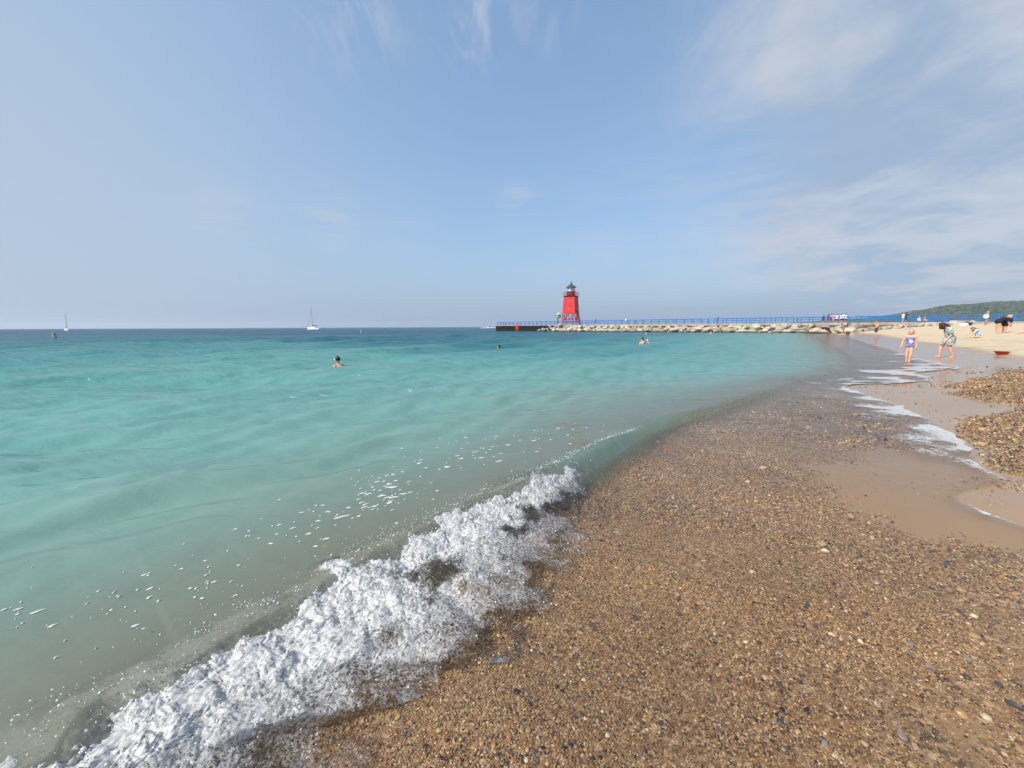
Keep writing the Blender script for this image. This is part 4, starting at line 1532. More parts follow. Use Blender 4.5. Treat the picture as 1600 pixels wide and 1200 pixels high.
# marker post with green square board
mc = atY(871.5, 505, 128.0)
mk = thing('marker_post', 'black post carrying a green square board and a white round lamp', 'marker post', (mc[0], mc[1], DECK_Z), rad(-12))
bm = bmesh.new(); bar(bm, (0, 0, 0), (0, 0, 3.4), 0.13, 8)
link('pole', bm_mesh('pole', bm), M['black'], mk)
bm = bmesh.new(); box(bm, (0.52, -0.16, 2.62), (0.95, 0.06, 0.95))
gb = link('green_board', bm_mesh('green_board', bm), M['green'], mk)
bm = bmesh.new(); box(bm, (0.38, -0.20, 2.66), (0.30, 0.02, 0.12))
link('pale_mark', bm_mesh('pale_mark', bm), M['white'], gb)
bm = bmesh.new(); box(bm, (-0.42, -0.16, 2.62), (0.62, 0.06, 0.95))
lb = link('grey_board', bm_mesh('grey_board', bm), M['grey'], mk)
bm = bmesh.new(); box(bm, (-0.25, -0.20, 2.62), (0.30, 0.02, 0.30))
link('pale_mark', bm_mesh('pale_mark', bm), M['white'], lb)
bm = bmesh.new(); bmesh.ops.create_uvsphere(bm, u_segments=14, v_segments=10, radius=0.40, matrix=Matrix.Translation((0.28, -0.2, 3.35)))
link('lamp', bm_mesh('lamp', bm, True), M['white'], mk)
bm = bmesh.new(); bmesh.ops.create_cone(bm, cap_ends=True, segments=10, radius1=0.12, radius2=0.12, depth=0.05, matrix=Matrix.Translation((0.28, -0.61, 3.35)) @ Matrix.Rotation(math.pi / 2, 4, 'X'))
link('lens', bm_mesh('lens', bm), M['grey'], mk)

# ------------------------------------------------------------------ breakwater boulders
def boulder_mesh(k):
    r = np.random.default_rng(300 + k)
    bm = bmesh.new()
    for q in r.normal(size=(15, 3)):
        q = q / np.linalg.norm(q) * r.uniform(0.72, 1.0)
        bm.verts.new((q[0] * 0.62, q[1] * 0.5, np.clip(q[2], -0.8, 0.72) * 0.42))
    bmesh.ops.convex_hull(bm, input=bm.verts[:])
    loose = [q for q in bm.verts if not q.link_faces]
    bmesh.ops.delete(bm, geom=loose, context='VERTS')
    bmesh.ops.bevel(bm, geom=bm.edges[:], offset=0.018, segments=1, affect='EDGES')
    return bm_mesh('boulder', bm)


bprot = [boulder_mesh(k) for k in range(9)]
for m_ in bprot:
    m_.materials.append(M['boulder'])


def boulder(x, y, z, size, label, group, rz=None):
    o = bpy.data.objects.new('boulder', random.choice(bprot))
    COL.objects.link(o)
    o.location = (x, y, z)
    o.scale = (size * random.uniform(0.85, 1.25), size * random.uniform(0.8, 1.1), size * random.uniform(0.75, 1.1))
    o.rotation_euler = (random.gauss(0, 0.28), random.gauss(0, 0.28), random.uniform(0, 6.28) if rz is None else rz)
    tag(o, label, 'boulder', group)
    return o


s0_, s1_ = pier_s(852), pier_s(1346)
for off, z, size, sp in ((-3.6, 0.05, 2.3, 2.3), (-2.3, 0.62, 2.3, 2.1), (-1.05, 1.12, 2.0, 2.0)):
    s = s0_ + random.uniform(0, 1) + (2.2 if off > -2 else 0)
    while s < s1_:
        q, a = pier_at(s, off + random.gauss(0, 0.22))
        boulder(q[0], q[1], z + random.gauss(0, 0.14), size * random.choice([0.7, 0.9, 1.0, 1.25]), 'pale limestone boulder piled in the breakwater below the pier', 'boulders piled along the pier', a + random.gauss(0, 0.35)).location.z += max(0.0, ground_at(q[0], q[1])) * 0.8
        s += sp * random.uniform(0.75, 1.2)
for px, py, w_ in [(1330, 514, 2.2), (1337, 511, 2.0), (1343, 513, 1.8), (1352, 510.5, 2.4), (1360, 513, 1.6), (1372, 509.5, 2.0), (1379, 510, 2.2), (1388, 510.5, 1.8), (1398, 511, 1.8), (1405, 510.5, 2.0), (1421, 507.5, 2.6), (1431, 509.5, 2.0),
                   (1438, 509.5, 2.0), (1447, 505, 2.0), (1452, 508.5, 2.2), (1466, 507, 1.8), (1487, 507.0, 2.6), (1494, 507.0, 2.4), (1506, 506.5, 2.4), (1513, 507, 2.0)]:
    s = pier_s(px, -1.5, 1.2)
    q, a = pier_at(s, -1.0 - (py - 504) * 0.45)
    z = max(ground_at(q[0], q[1]), 0.0)
    boulder(q[0], q[1], z + w_ * 0.10, w_ * 0.72, 'pale boulder half buried in the dry sand at the foot of the pier', 'boulders half buried at the top of the beach', a + random.gauss(0, 0.3))

# ------------------------------------------------------------------ boats and buoys
def hull_mesh(L, B, fb, name):
    bm = bmesh.new()
    rings = []
    for t_ in np.linspace(0, 1, 13):
        x = -L / 2 + L * t_
        b = B / 2 * (0.72 + 0.28 * math.sin(min(t_ * 1.5, 1) * math.pi / 2)) * (1 if t_ < 0.55 else math.cos((t_ - 0.55) / 0.45 * math.pi / 2) ** 0.75)
        b = max(b, 0.02)
        h = fb * (0.9 + 0.35 * t_ ** 2)
        rings.append([(x, -b, h), (x, -b * 0.92, 0.15), (x, -b * 0.5, -0.35), (x, 0, -0.5), (x, b * 0.5, -0.35), (x, b * 0.92, 0.15), (x, b, h)])
    loft(bm, rings)
    return bm_mesh(name, bm, False)


def sailboat(px, Y, L, mast, rz, lean, label, furled):
    q = atY(px, 512, Y)
    r = thing('sailboat', label, 'sailboat', (q[0], q[1], 0.0), rz, 'sailboats with bare masts out on the lake')
    r.rotation_euler = (lean, 0, rz)
    link('hull', hull_mesh(L, L * 0.3, L * 0.125, 'hull'), M['white'], r)
    bm = bmesh.new()
    box(bm, (0.02 * L, 0, L * 0.15), (L * 0.38, L * 0.17, L * 0.07))
    bmesh.ops.bevel(bm, geom=bm.edges[:], offset=L * 0.02, segments=2, affect='EDGES')
    cb = link('cabin', bm_mesh('cabin', bm), M['white'], r)
    for k in range(3):
        bm = bmesh.new(); box(bm, (-0.06 * L + k * 0.08 * L, -L * 0.087, L * 0.155), (L * 0.05, 0.03, L * 0.025))
        link('cabin_window', bm_mesh('cabin_window', bm), M['black'], cb)
    bm = bmesh.new(); bar(bm, (0.08 * L, 0, L * 0.12), (0.08 * L, 0, mast), 0.13, 8, 0.09)
    link('mast', bm_mesh('mast', bm), M['alu'], r)
    bm = bmesh.new(); bar(bm, (0.08 * L, 0, L * 0.27), (-0.30 * L, 0, L * 0.24), 0.07, 8)
    link('boom', bm_mesh('boom', bm), M['alu'], r)
    bm = bmesh.new()
    bar(bm, (0.06 * L, 0, L * 0.30), (-0.27 * L, 0, L * 0.265), 0.26, 8, 0.14)
    link('furled_sail', bm_mesh('furled_sail', bm), M['canvas'], r)
    bm = bmesh.new(); bar(bm, (0.48 * L, 0, L * 0.16), (0.09 * L, 0, mast * 0.93), 0.11 if furled else 0.025, 6, 0.06 if furled else 0.025)
    link('furled_jib' if furled else 'forestay', bm_mesh('forestay', bm), M['grey'], r)
    bm = bmesh.new(); bar(bm, (-0.49 * L, 0, L * 0.13), (0.075 * L, 0, mast * 0.99), 0.02, 6)
    link('backstay', bm_mesh('backstay', bm), M['grey'], r)
    bm = bmesh.new()
    box(bm, (-0.30 * L, 0, L * 0.22), (L * 0.2, L * 0.2, 0.06))
    link('cockpit_cover', bm_mesh('cockpit_cover', bm), M['canvas'], r)
    return r


sailboat(490, 300, 10.5, 16.3, rad(180 - 12), rad(0.5), 'white sailboat with a furled jib and dark covers far out on the lake', True)
sailboat(104, 330, 9.5, 14.5, rad(-35), rad(-2), 'small white sailboat leaning slightly at the far side of open water', False)

mq = atY(766, 511, 430)
mb = thing('motorboat', 'small motorboat throwing white spray beyond the outer end of the pier', 'motorboat', (mq[0], mq[1], 0.1), rad(170))
link('hull', hull_mesh(7.0, 2.4, 1.1, 'hull'), M['white'], mb)
bm = bmesh.new(); box(bm, (0.4, 0, 1.6), (2.2, 1.5, 1.0)); bmesh.ops.bevel(bm, geom=bm.edges[:], offset=0.2, segments=2, affect='EDGES')
link('cabin', bm_mesh('cabin', bm), M['black'], mb)
bm = bmesh.new(); box(bm, (0.2, 0, 2.55), (2.6, 1.8, 0.12))
link('canopy', bm_mesh('canopy', bm), M['white'], mb)
WV, WF = [], []
for k in range(90):
    t_ = random.uniform(-0.2, 1)
    x, y = mq[0] + random.gauss(-3, 4.5) + 6 * t_, mq[1] + random.gauss(0, 1.5)
    i0 = len(WV); r_ = random.uniform(0.25, 0.8)
    z_ = random.uniform(0.0, 0.6)
    for dx_, dy_, dz_ in ((-1.5, 0, 0), (0, -0.6, 0), (1.5, 0, 0), (0, 0.6, 0), (0, 0, 0.8)):
        WV.append((x + dx_ * r_, y + dy_ * r_, z_ + dz_ * r_))
    for a_, b_ in ((0, 1), (1, 2), (2, 3), (3, 0)):
        WF.append((i0 + a_, i0 + b_, i0 + 4))
link('boat_wake', fast_mesh('boat_wake', WV, WF), M['fleck'], kind='stuff')

for px, py, Y, hh, lab in [(85, 524, 68, 0.85, 'white marker buoy floating left of the leaning sailboat'), (565, 518, 105, 0.75, 'white marker buoy floating right of the larger sailboat')]:
    q = atY(px, py, Y)
    b = thing('buoy', lab, 'buoy', (q[0], q[1], 0.0), 0.4, 'white swim area buoys')
    bm = bmesh.new(); bmesh.ops.create_cone(bm, cap_ends=True, segments=16, radius1=0.24, radius2=0.22, depth=hh + 0.4, matrix=Matrix.Translation((0, 0, hh / 2 - 0.2)))
    bmesh.ops.bevel(bm, geom=bm.edges[:], offset=0.03, segments=1, affect='EDGES')
    link('body', bm_mesh('body', bm), M['buoy'], b)
    bm = bmesh.new(); bmesh.ops.create_cone(bm, cap_ends=True, segments=16, radius1=0.255, radius2=0.25, depth=0.10, matrix=Matrix.Translation((0, 0, hh - 0.18)))
    link('band', bm_mesh('band', bm), M['orange'] if px > 300 else M['grey'], b)
    bm = bmesh.new(); bmesh.ops.create_cone(bm, cap_ends=True, segments=16, radius1=0.33, radius2=0.33, depth=0.16, matrix=Matrix.Translation((0, 0, 0.0)))
    link('float_collar', bm_mesh('float_collar', bm), M['grey'], b)

# ------------------------------------------------------------------ things on the beach
q = hit(1565, 554.5)
bw = thing('bowl', 'red plastic bowl standing on the pebbly sand', 'bowl', q, 0.3)
bm = bmesh.new()


def circ(r, z, n=28):
    return [(r * math.cos(2 * math.pi * k / n), r * math.sin(2 * math.pi * k / n), z) for k in range(n)]


d_ = q[1]
R0 = 8.7 * d_ / F
loft(bm, [circ(0.01, 0.012), circ(R0 * 0.56, 0.0), circ(R0 * 0.6, 0.01), circ(R0 * 0.97, R0 * 0.55), circ(R0 * 0.94, R0 * 0.55), circ(R0 * 0.56, 0.03), circ(0.01, 0.03)])
link('body', bm_mesh('body', bm, False), M['redplastic'], bw)
bm = bmesh.new()
loft(bm, [circ(R0 * 0.93, R0 * 0.54), circ(R0 * 1.03, R0 * 0.54), circ(R0 * 1.04, R0 * 0.60), circ(R0 * 0.93, R0 * 0.60), circ(R0 * 0.93, R0 * 0.54)], cap=False)
link('rim', bm_mesh('rim', bm, False), M['darkred'], bw)

q = hit(1540, 508)
sg = thing('lifebuoy_post', 'weathered post with a white life ring standing on the dry sand', 'lifebuoy post', q, rad(-25))
hp = 21.5 * q[1] / F
bm = bmesh.new(); box(bm, (0, 0, hp / 2 - 0.2), (0.22, 0.22, hp + 0.4), Matrix.Rotation(rad(2), 4, 'Y'))
bmesh.ops.bevel(bm, geom=bm.edges[:], offset=0.02, segments=1, affect='EDGES')
link('post', bm_mesh('post', bm), M['wood'], sg)
bm = bmesh.new()
rr_ = 3.5 * q[1] / F * 0.72
rings = []
for k in range(28):
    a_ = 2 * math.pi * k / 28
    rings.append([((rr_ + 0.30 * rr_ * math.cos(b_)) * math.cos(a_) - 0.18, -0.20 + 0.22 * rr_ * math.sin(b_), (rr_ + 0.30 * rr_ * math.cos(b_)) * math.sin(a_) + hp * 0.62) for b_ in np.linspace(0, 2 * math.pi, 10, endpoint=False)])
loft(bm, rings + [rings[0]], cap=False)
bmesh.ops.remove_doubles(bm, verts=bm.verts[:], dist=1e-5)
link('life_ring', bm_mesh('life_ring', bm, True), M['white'], sg)
bm = bmesh.new(); bmesh.ops.create_cone(bm, cap_ends=True, segments=24, radius1=rr_, radius2=rr_, depth=0.05, matrix=Matrix.Translation((-0.18, -0.14, hp * 0.62)) @ Matrix.Rotation(math.pi / 2, 4, 'X'))
link('backing_board', bm_mesh('backing_board', bm), M['glasslit'], sg)

# towel heap and dark bag in front of the boulders
q = hit(1507, 508.5)
tw = thing('towel', 'white and pink towel heaped on the sand beside a dark bag', 'towel', q, 0.2)
bm = bmesh.new()
bmesh.ops.create_icosphere(bm, subdivisions=4, radius=1.0)
for v_ in bm.verts:
    c = v_.co
    rr_ = 1 + 0.22 * float(fbm(c.x * 2, c.y * 2, c.z * 2, 3))
    v_.co = Vector((c.x * 0.75 * rr_, c.y * 0.45 * rr_, max(c.z, -0.1) * 0.34 * rr_))
link('towel_fold', bm_mesh('towel_fold', bm, True), M['cloth_white'], tw)
q2 = hit(1516, 508.5)
bg_ = thing('beach_bag', 'dark beach bag lying beside the white towel', 'bag', q2, 0.5)
bm = bmesh.new()
box(bm, (0, 0, 0.22), (0.55, 0.3, 0.42))
bmesh.ops.bevel(bm, geom=bm.edges[:], offset=0.09, segments=3, affect='EDGES')
link('body', bm_mesh('body', bm, True), M['cloth_navy'], bg_)
for sy in (-0.11, 0.11):
    bm = bmesh.new()
    pr = [(0.16 * math.cos(a_), sy, 0.40 + 0.16 * math.sin(a_)) for a_ in np.linspace(0, math.pi, 9)]
    for a_, b_ in zip(pr[:-1], pr[1:]):
        bar(bm, a_, b_, 0.018, 6)
    link('handle', bm_mesh('handle', bm), M['cloth_navy'], bg_)
q = atY(1325, 517, 63)
q[2] = ground_at(q[0], q[1])
bk = thing('bucket', 'dark bucket on the sand behind the wading person', 'bucket', q)
bm = bmesh.new(); loft(bm, [circ(0.01, 0.0, 16), circ(0.22, 0.0, 16), circ(0.30, 0.50, 16), circ(0.27, 0.50, 16), circ(0.20, 0.03, 16), circ(0.01, 0.03, 16)])
link('body', bm_mesh('body', bm), M['cloth_olive'], bk)
bm = bmesh.new()
pr = [(0.30 * math.cos(a_), 0, 0.50 + 0.2 * math.sin(a_)) for a_ in np.linspace(0, math.pi, 9)]
for a_, b_ in zip(pr[:-1], pr[1:]):
    bar(bm, a_, b_, 0.012, 6)
link('handle', bm_mesh('handle', bm), M['grey'], bk)

# ------------------------------------------------------------------ people
tmp = bpy.data.scenes.new('workshop')


def capsule(bm, a, b, ra, rb, seg=12):
    a, b = Vector(a), Vector(b)
    d = b - a
    L = d.length
    if L < 1e-6:
        d = Vector((0, 0, 1))
    m = d.to_track_quat('Z', 'Y').to_matrix()
    rings = []
    for k in range(1, 5):
        t_ = -math.pi / 2 + k * math.pi / 8
        rings.append((a, ra * math.cos(t_), ra * math.sin(t_)))
    for k in range(0, 4):
        t_ = k * math.pi / 8
        rings.append((b, rb * math.cos(t_), rb * math.sin(t_)))
    R_ = []
    for c, r, h in rings:
        R_.append([c + m @ Vector((r * math.cos(2 * math.pi * q / seg), r * math.sin(2 * math.pi * q / seg), h)) for q in range(seg)])
    loft(bm, R_)


def shell(name, caps, voxel, mat, parent, post=None, smooth=4):
    """one continuous skin round a set of tapered limbs"""
    bm = bmesh.new()
    for c in caps:
        capsule(bm, *c)
    me = bm_mesh(name, bm)
    ob = bpy.data.objects.new('work', me)
    tmp.collection.objects.link(ob)
    r = ob.modifiers.new('r', 'REMESH'); r.mode = 'VOXEL'; r.voxel_size = voxel
    if smooth:
        s_ = ob.modifiers.new('s', 'SMOOTH'); s_.factor = 0.5; s_.iterations = smooth
    with bpy.context.temp_override(scene=tmp, view_layer=tmp.view_layers[0]):
        dg = bpy.context.evaluated_depsgraph_get()
        dg.update()
    me2 = bpy.data.meshes.new_from_object(ob.evaluated_get(dg))
    me2.name = name
    bpy.data.objects.remove(ob); bpy.data.meshes.remove(me)
    if post:
        bm = bmesh.new(); bm.from_mesh(me2); post(bm); bm.to_mesh(me2); bm.free()
    for p_ in me2.polygons:
        p_.use_smooth = True
    me2.materials.clear(); me2.materials.append(mat)
    return link(name, me2, None, parent)


def cut(co, no):
    """drop everything on the far side of a plane (neckline, hem)"""
    def f(bm):
        r = bmesh.ops.bisect_plane(bm, geom=bm.verts[:] + bm.edges[:] + bm.faces[:], plane_co=co, plane_no=no, clear_outer=True)
        e = [x for x in r['geom_cut'] if isinstance(x, bmesh.types.BMEdge)]
        bmesh.ops.holes_fill(bm, edges=e)
    return f


def joints(h, lean=0, hipw=0.046, neck=0, pelvis=0.53, kneeL=None, kneeR=None, ankL=None, ankR=None, arms=None, stride=0.0, wide=1.0, turn=0.0, toes=1):
    V3 = Vector
    J = {}
    P_ = V3((0, 0, pelvis))
    L_ = rad(lean)
    up = V3((0, math.sin(L_), math.cos(L_))); fw = V3((0, math.cos(L_), -math.sin(L_)))
    J['pelvis'] = P_; J['waist'] = P_ + up * 0.10; J['chest'] = P_ + up * 0.21; J['sh'] = P_ + up * 0.275
    J['neck'] = P_ + up * 0.31
    n_ = rad(lean + neck)
    nup = V3((0, math.sin(n_), math.cos(n_)))
    J['nup'] = nup; J['nfw'] = V3((0, math.cos(n_), -math.sin(n_)))
    J['chin'] = J['neck'] + nup * 0.055 + J['nfw'] * 0.012; J['head'] = J['neck'] + nup * 0.115 + J['nfw'] * 0.010
    J['face'] = V3((math.sin(rad(turn)), 0, 0)) + J['nfw'] * math.cos(rad(turn))
    J['up'], J['fw'] = up, fw
    for sd, sx in (('L', -1), ('R', 1)):
        J['hip' + sd] = P_ + V3((sx * hipw * wide, 0, -0.02))
        J['sh' + sd] = J['sh'] + V3((sx * 0.105 * wide, 0, 0))
    st_ = stride
    J['kneeL'] = V3(kneeL or (-0.052 * wide, 0.02 + st_ * 0.55, pelvis - 0.25)); J['kneeR'] = V3(kneeR or (0.052 * wide, 0.02 - st_ * 0.3, pelvis - 0.25))
    J['ankL'] = V3(ankL or (-0.055 * wide, st_, 0.042)); J['ankR'] = V3(ankR or (0.055 * wide, -st_, 0.042))
    arms = arms or {}
    for sd, sx in (('L', -1), ('R', 1)):
        el = arms.get('el' + sd); wr = arms.get('wr' + sd)
        J['el' + sd] = V3(el) if el else J['sh' + sd] + V3((sx * 0.035, -0.01, -0.165))
        J['wr' + sd] = V3(wr) if wr else J['el' + sd] + V3((sx * 0.012, 0.035, -0.145))
    return {k: v_ * h if k not in ('nup', 'nfw', 'face', 'up', 'fw') else v_ for k, v_ in J.items()}


def body_caps(J, h, b=1.0, fine=False, foot=None):
    c = []
    g = lambda *k: [J[q] for q in k]
    c.append((J['hipL'], J['hipR'], .064 * h * b, .064 * h * b))
    c.append((J['pelvis'], J['waist'], .080 * h * b, .073 * h * b))
    c.append((J['waist'], J['chest'], .073 * h * b, .078 * h * b))
    c.append((J['chest'] + Vector((-.035 * h, 0, 0)), J['chest'] + Vector((.035 * h, 0, 0)), .07 * h * b, .07 * h * b))
    c.append((J['shL'], J['shR'], .040 * h, .040 * h))
    c.append((J['sh'], J['neck'], .05 * h, .033 * h))
    c.append((J['neck'], J['head'], .032 * h, .036 * h))
    c.append((J['chin'], J['head'] + J['nup'] * .022 * h, .043 * h, .060 * h))
    f_ = J['face']
    c.append((J['chin'] + f_ * .045 * h + J['nup'] * .038 * h, J['chin'] + f_ * .058 * h + J['nup'] * .026 * h, .010 * h, .012 * h))       # nose
    c.append((J['chin'] + f_ * .022 * h - J['nup'] * .008 * h, J['chin'] + f_ * .030 * h - J['nup'] * .004 * h, .022 * h, .022 * h))        # chin
    for sx in (-1, 1):
        e_ = J['chin'] + Vector((sx * .058 * h, 0, 0)) + J['nup'] * .028 * h
        c.append((e_, e_ + J['nup'] * .02 * h, .011 * h, .013 * h))
    for s_ in 'LR':
        c.append((J['sh' + s_], J['el' + s_], .037 * h * b ** .5, .027 * h * b ** .5))
        c.append((J['el' + s_], J['wr' + s_], .027 * h, .019 * h))
        d = (J['wr' + s_] - J['el' + s_]).normalized()
        w_ = J['wr' + s_]
        c.append((w_, w_ + d * .045 * h, .019 * h, .022 * h))
        if fine:
            sx = -1 if s_ == 'L' else 1
            side = Vector((0, 1, 0)).cross(d).normalized()
            fo = Vector((0, 1, 0)); fo = (fo - d * fo.dot(d)).normalized()
            for q, l in zip((-1.5, -.5, .5, 1.5), (.040, .048, .046, .036)):
                p0 = w_ + d * .055 * h + fo * q * .0105 * h
                p1 = p0 + d * l * .55 * h
                p2 = p1 + d * l * .45 * h - side * sx * .01 * h
                c.append((p0, p1, .0075 * h, .0068 * h)); c.append((p1, p2, .0068 * h, .0058 * h))
            p0 = w_ + d * .02 * h + fo * .018 * h
            c.append((p0, p0 + d * .026 * h + fo * .016 * h, .0085 * h, .007 * h))
        else:
            c.append((w_ + d * .045 * h, w_ + d * .09 * h, .020 * h, .012 * h))
        c.append((J['hip' + s_], J['knee' + s_], .058 * h * b, .041 * h * b))
        kn, an = J['knee' + s_], J['ank' + s_]
        mid = kn.lerp(an, .32)
        c.append((kn, mid, .040 * h, .043 * h)); c.append((mid, an, .043 * h, .025 * h))
        ft = foot or Vector((0, 1, 0))
        c.append((an - ft * .02 * h + Vector((0, 0, -.018 * h)), an + ft * .085 * h + Vector((0, 0, -.026 * h)), .024 * h, .016 * h))
    return c


def hair_caps(J, h, style):
    hd, u_, f_ = J['head'], J['nup'], J['face']
    c = [(hd + u_ * .022 * h - f_ * .016 * h, hd + u_ * .034 * h - f_ * .008 * h, .064 * h, .060 * h)]
    if style == 'short':
        c.append((hd - f_ * .03 * h, hd - f_ * .026 * h - u_ * .03 * h, .05 * h, .04 * h))
    if style == 'bob':
        for sx in (-1, 1):
            s_ = f_.cross(u_) * sx
            c.append((hd + s_ * .044 * h - f_ * .012 * h + u_ * .02 * h, hd + s_ * .056 * h - f_ * .018 * h - u_ * .055 * h, .028 * h, .024 * h))
        c.append((hd - f_ * .04 * h, hd - f_ * .045 * h - u_ * .06 * h, .05 * h, .04 * h))
    if style == 'long':
        c.append((hd - f_ * .03 * h, J['sh'] - J['fw'] * .06 * h, .05 * h, .035 * h))
        c.append((J['sh'] - J['fw'] * .06 * h, J['chest'] - J['fw'] * .075 * h - J['up'] * .04 * h, .04 * h, .02 * h))
    if style == 'bun':
        c.append((hd - f_ * .06 * h + u_ * .03 * h, hd - f_ * .065 * h + u_ * .04 * h, .025 * h, .025 * h))
    if style == 'hang':
        for sx in (-1, 0, 1):
            s_ = f_.cross(u_) * sx
            c.append((hd + s_ * .05 * h + u_ * .02 * h, hd + s_ * .055 * h + f_ * .03 * h - Vector((0, 0, 1)) * .045 * h, .050 * h, .036 * h))
        c.append((hd - f_ * .02 * h, J['neck'] - f_ * .03 * h, .058 * h, .038 * h))
    return c


def garment(kind, J, h, b=1.0, ex=0.010):
    e = ex * h
    c = []
    if kind in ('swimsuit', 'shirt', 'tee', 'dress'):
        c += [(J['pelvis'], J['waist'], .080 * h * b + e, .074 * h * b + e), (J['waist'], J['chest'], .074 * h * b + e, .079 * h * b + e),
              (J['chest'] + Vector((-.035 * h, 0, 0)), J['chest'] + Vector((.035 * h, 0, 0)), .071 * h * b + e, .071 * h * b + e)]
    if kind in ('swimsuit', 'trunks', 'shorts', 'bottom'):
        c += [(J['hipL'], J['hipR'], .065 * h * b + e, .065 * h * b + e), (J['pelvis'], J['pelvis'].lerp(J['waist'], .3), .080 * h * b + e, .077 * h * b + e)]
    if kind in ('shirt', 'tee', 'dress'):
        c += [(J['hipL'], J['hipR'], .073 * h * b + e, .073 * h * b + e), (J['shL'], J['shR'], .043 * h + e, .043 * h + e)]
        for s_ in 'LR':
            c.append((J['sh' + s_], J['sh' + s_].lerp(J['el' + s_], .62), .040 * h * b ** .5 + e, .038 * h * b ** .5 + e * 1.8))
    if kind in ('trunks', 'shorts'):
        for s_ in 'LR':
            c.append((J['hip' + s_], J['hip' + s_].lerp(J['knee' + s_], .80 if kind == 'trunks' else .45), .066 * h * b + e, .056 * h * b + e * 1.5))
    if kind == 'top':
        c += [(J['chest'] + Vector((-.035 * h, 0, 0)), J['chest'] + Vector((.035 * h, 0, 0)), .071 * h * b + e, .071 * h * b + e),
              (J['waist'].lerp(J['chest'], .35), J['chest'], .069 * h * b + e, .078 * h * b + e)]
    if kind == 'dress':
        for s_ in 'LR':
            k_ = J['hip' + s_].lerp(J['knee' + s_], .62)
            c.append((J['hip' + s_], k_, .082 * h * b + e, .086 * h * b + e))
        lo = (J['kneeL'] + J['kneeR']) / 2
        m_ = J['pelvis'].lerp(lo, .52)
        c.append((J['pelvis'], m_, .09 * h * b + e, .105 * h * b + e))
        c.append((J['pelvis'] - J['fw'] * .04 * h, m_ - J['fw'] * .06 * h, .085 * h * b + e, .085 * h * b + e))
    return c


def person(label, loc, yaw, h, J, skin='skin', hair=('darkhair', 'short'), wear=(), b=1.0, voxel=0.014, fine=False, group=None, foot=None, cap=None, face=False):
    r = thing('person', label, 'person', loc, yaw, group)
    shell('body', body_caps(J, h, b, fine, foot), voxel, M[skin], r, None, 5 if not fine else 3)
    if hair:
        def trim(bm):
            # open the hair over the face
            n_ = J['face'] * 1.0 + J['nup'] * (-0.55)
            cut(J['head'] + J['face'] * .030 * h - J['nup'] * .004 * h, n_.normalized())(bm)
        shell('hair', hair_caps(J, h, hair[1]), voxel * 0.8, M[hair[0]], r, None if hair[1] in ('hang',) else trim, 2)
    for nm, kind, mat, *pst in wear:
        shell(nm, garment(kind, J, h, b), voxel * 0.9, M[mat], r, pst[0] if pst else None, 2)
    if cap and cap.startswith('visor:'):
        f_, u_, hd = J['face'], J['nup'], J['head']
        shell('visor', [(hd + u_ * .040 * h + f_ * .02 * h, hd + u_ * .036 * h + f_ * .045 * h, .050 * h, .034 * h), (hd + u_ * .030 * h + f_ * .05 * h, hd + u_ * .020 * h + f_ * .11 * h, .022 * h, .012 * h)], voxel * 0.8, M[cap[6:]], r, None, 2)
    elif cap:
        f_, u_, hd = J['face'], J['nup'], J['head']
        shell('cap', [(hd + u_ * .035 * h, hd + u_ * .045 * h, .064 * h, .058 * h), (hd + u_ * .028 * h + f_ * .05 * h, hd + u_ * .020 * h + f_ * .11 * h, .022 * h, .012 * h)], voxel * 0.8, M[cap], r, None, 2)
    if face:
        f_, u_ = J['face'], J['nup']
        for sx in (-1, 1):
            s_ = f_.cross(u_) * sx
            bm = bmesh.new()
            bmesh.ops.create_uvsphere(bm, u_segments=10, v_segments=8, radius=.0055 * h, matrix=Matrix.Translation(J['chin'] + s_ * .021 * h + f_ * .048 * h + u_ * .046 * h))
            link('eye', bm_mesh('eye', bm, True), M['cloth_navy'], r)
        bm = bmesh.new()
        bar(bm, J['chin'] + f_.cross(u_) * .016 * h + f_ * .049 * h + u_ * .008 * h, J['chin'] - f_.cross(u_) * .016 * h + f_ * .049 * h + u_ * .008 * h, .003 * h, 6)
        link('mouth', bm_mesh('mouth', bm), M['cloth_pink'], r)
    return r


# the girl wading towards the camera
g = at(1418, 566, -0.03)
g[2] = ground_at(g[0], g[1])
h = 1.30
J = joints(h, lean=-2, hipw=0.036, arms={'elL': (-0.140, 0.0, 0.64), 'wrL': (-0.145, 0.02, 0.50), 'elR': (0.160, -0.02, 0.65), 'wrR': (0.195, 0.03, 0.51)},
           ankL=(-0.03, 0.06, 0.042), kneeL=(-0.045, 0.06, 0.29), ankR=(0.025, -0.03, 0.042), kneeR=(0.045, 0.0, 0.29), turn=8)
neckline = cut(Vector((0, 0, .80 * h)), Vector((0, 0, 1)))
girl = person('blond girl in a navy dotted swimsuit wading in the foamy shallows', g, rad(180 - 42), h, J, 'skin', ('blond', 'bob'), (('swimsuit', 'swimsuit', 'dots', neckline),), 0.96, 0.0085, True, face=True)
bm = bmesh.new()
for sx in (-1, 1):
    bar(bm, (sx * .052 * h, .055 * h, .795 * h), (sx * .032 * h, .012 * h, .845 * h), .007 * h, 6)
link('strap', bm_mesh('strap', bm), M['cloth_white'], girl)

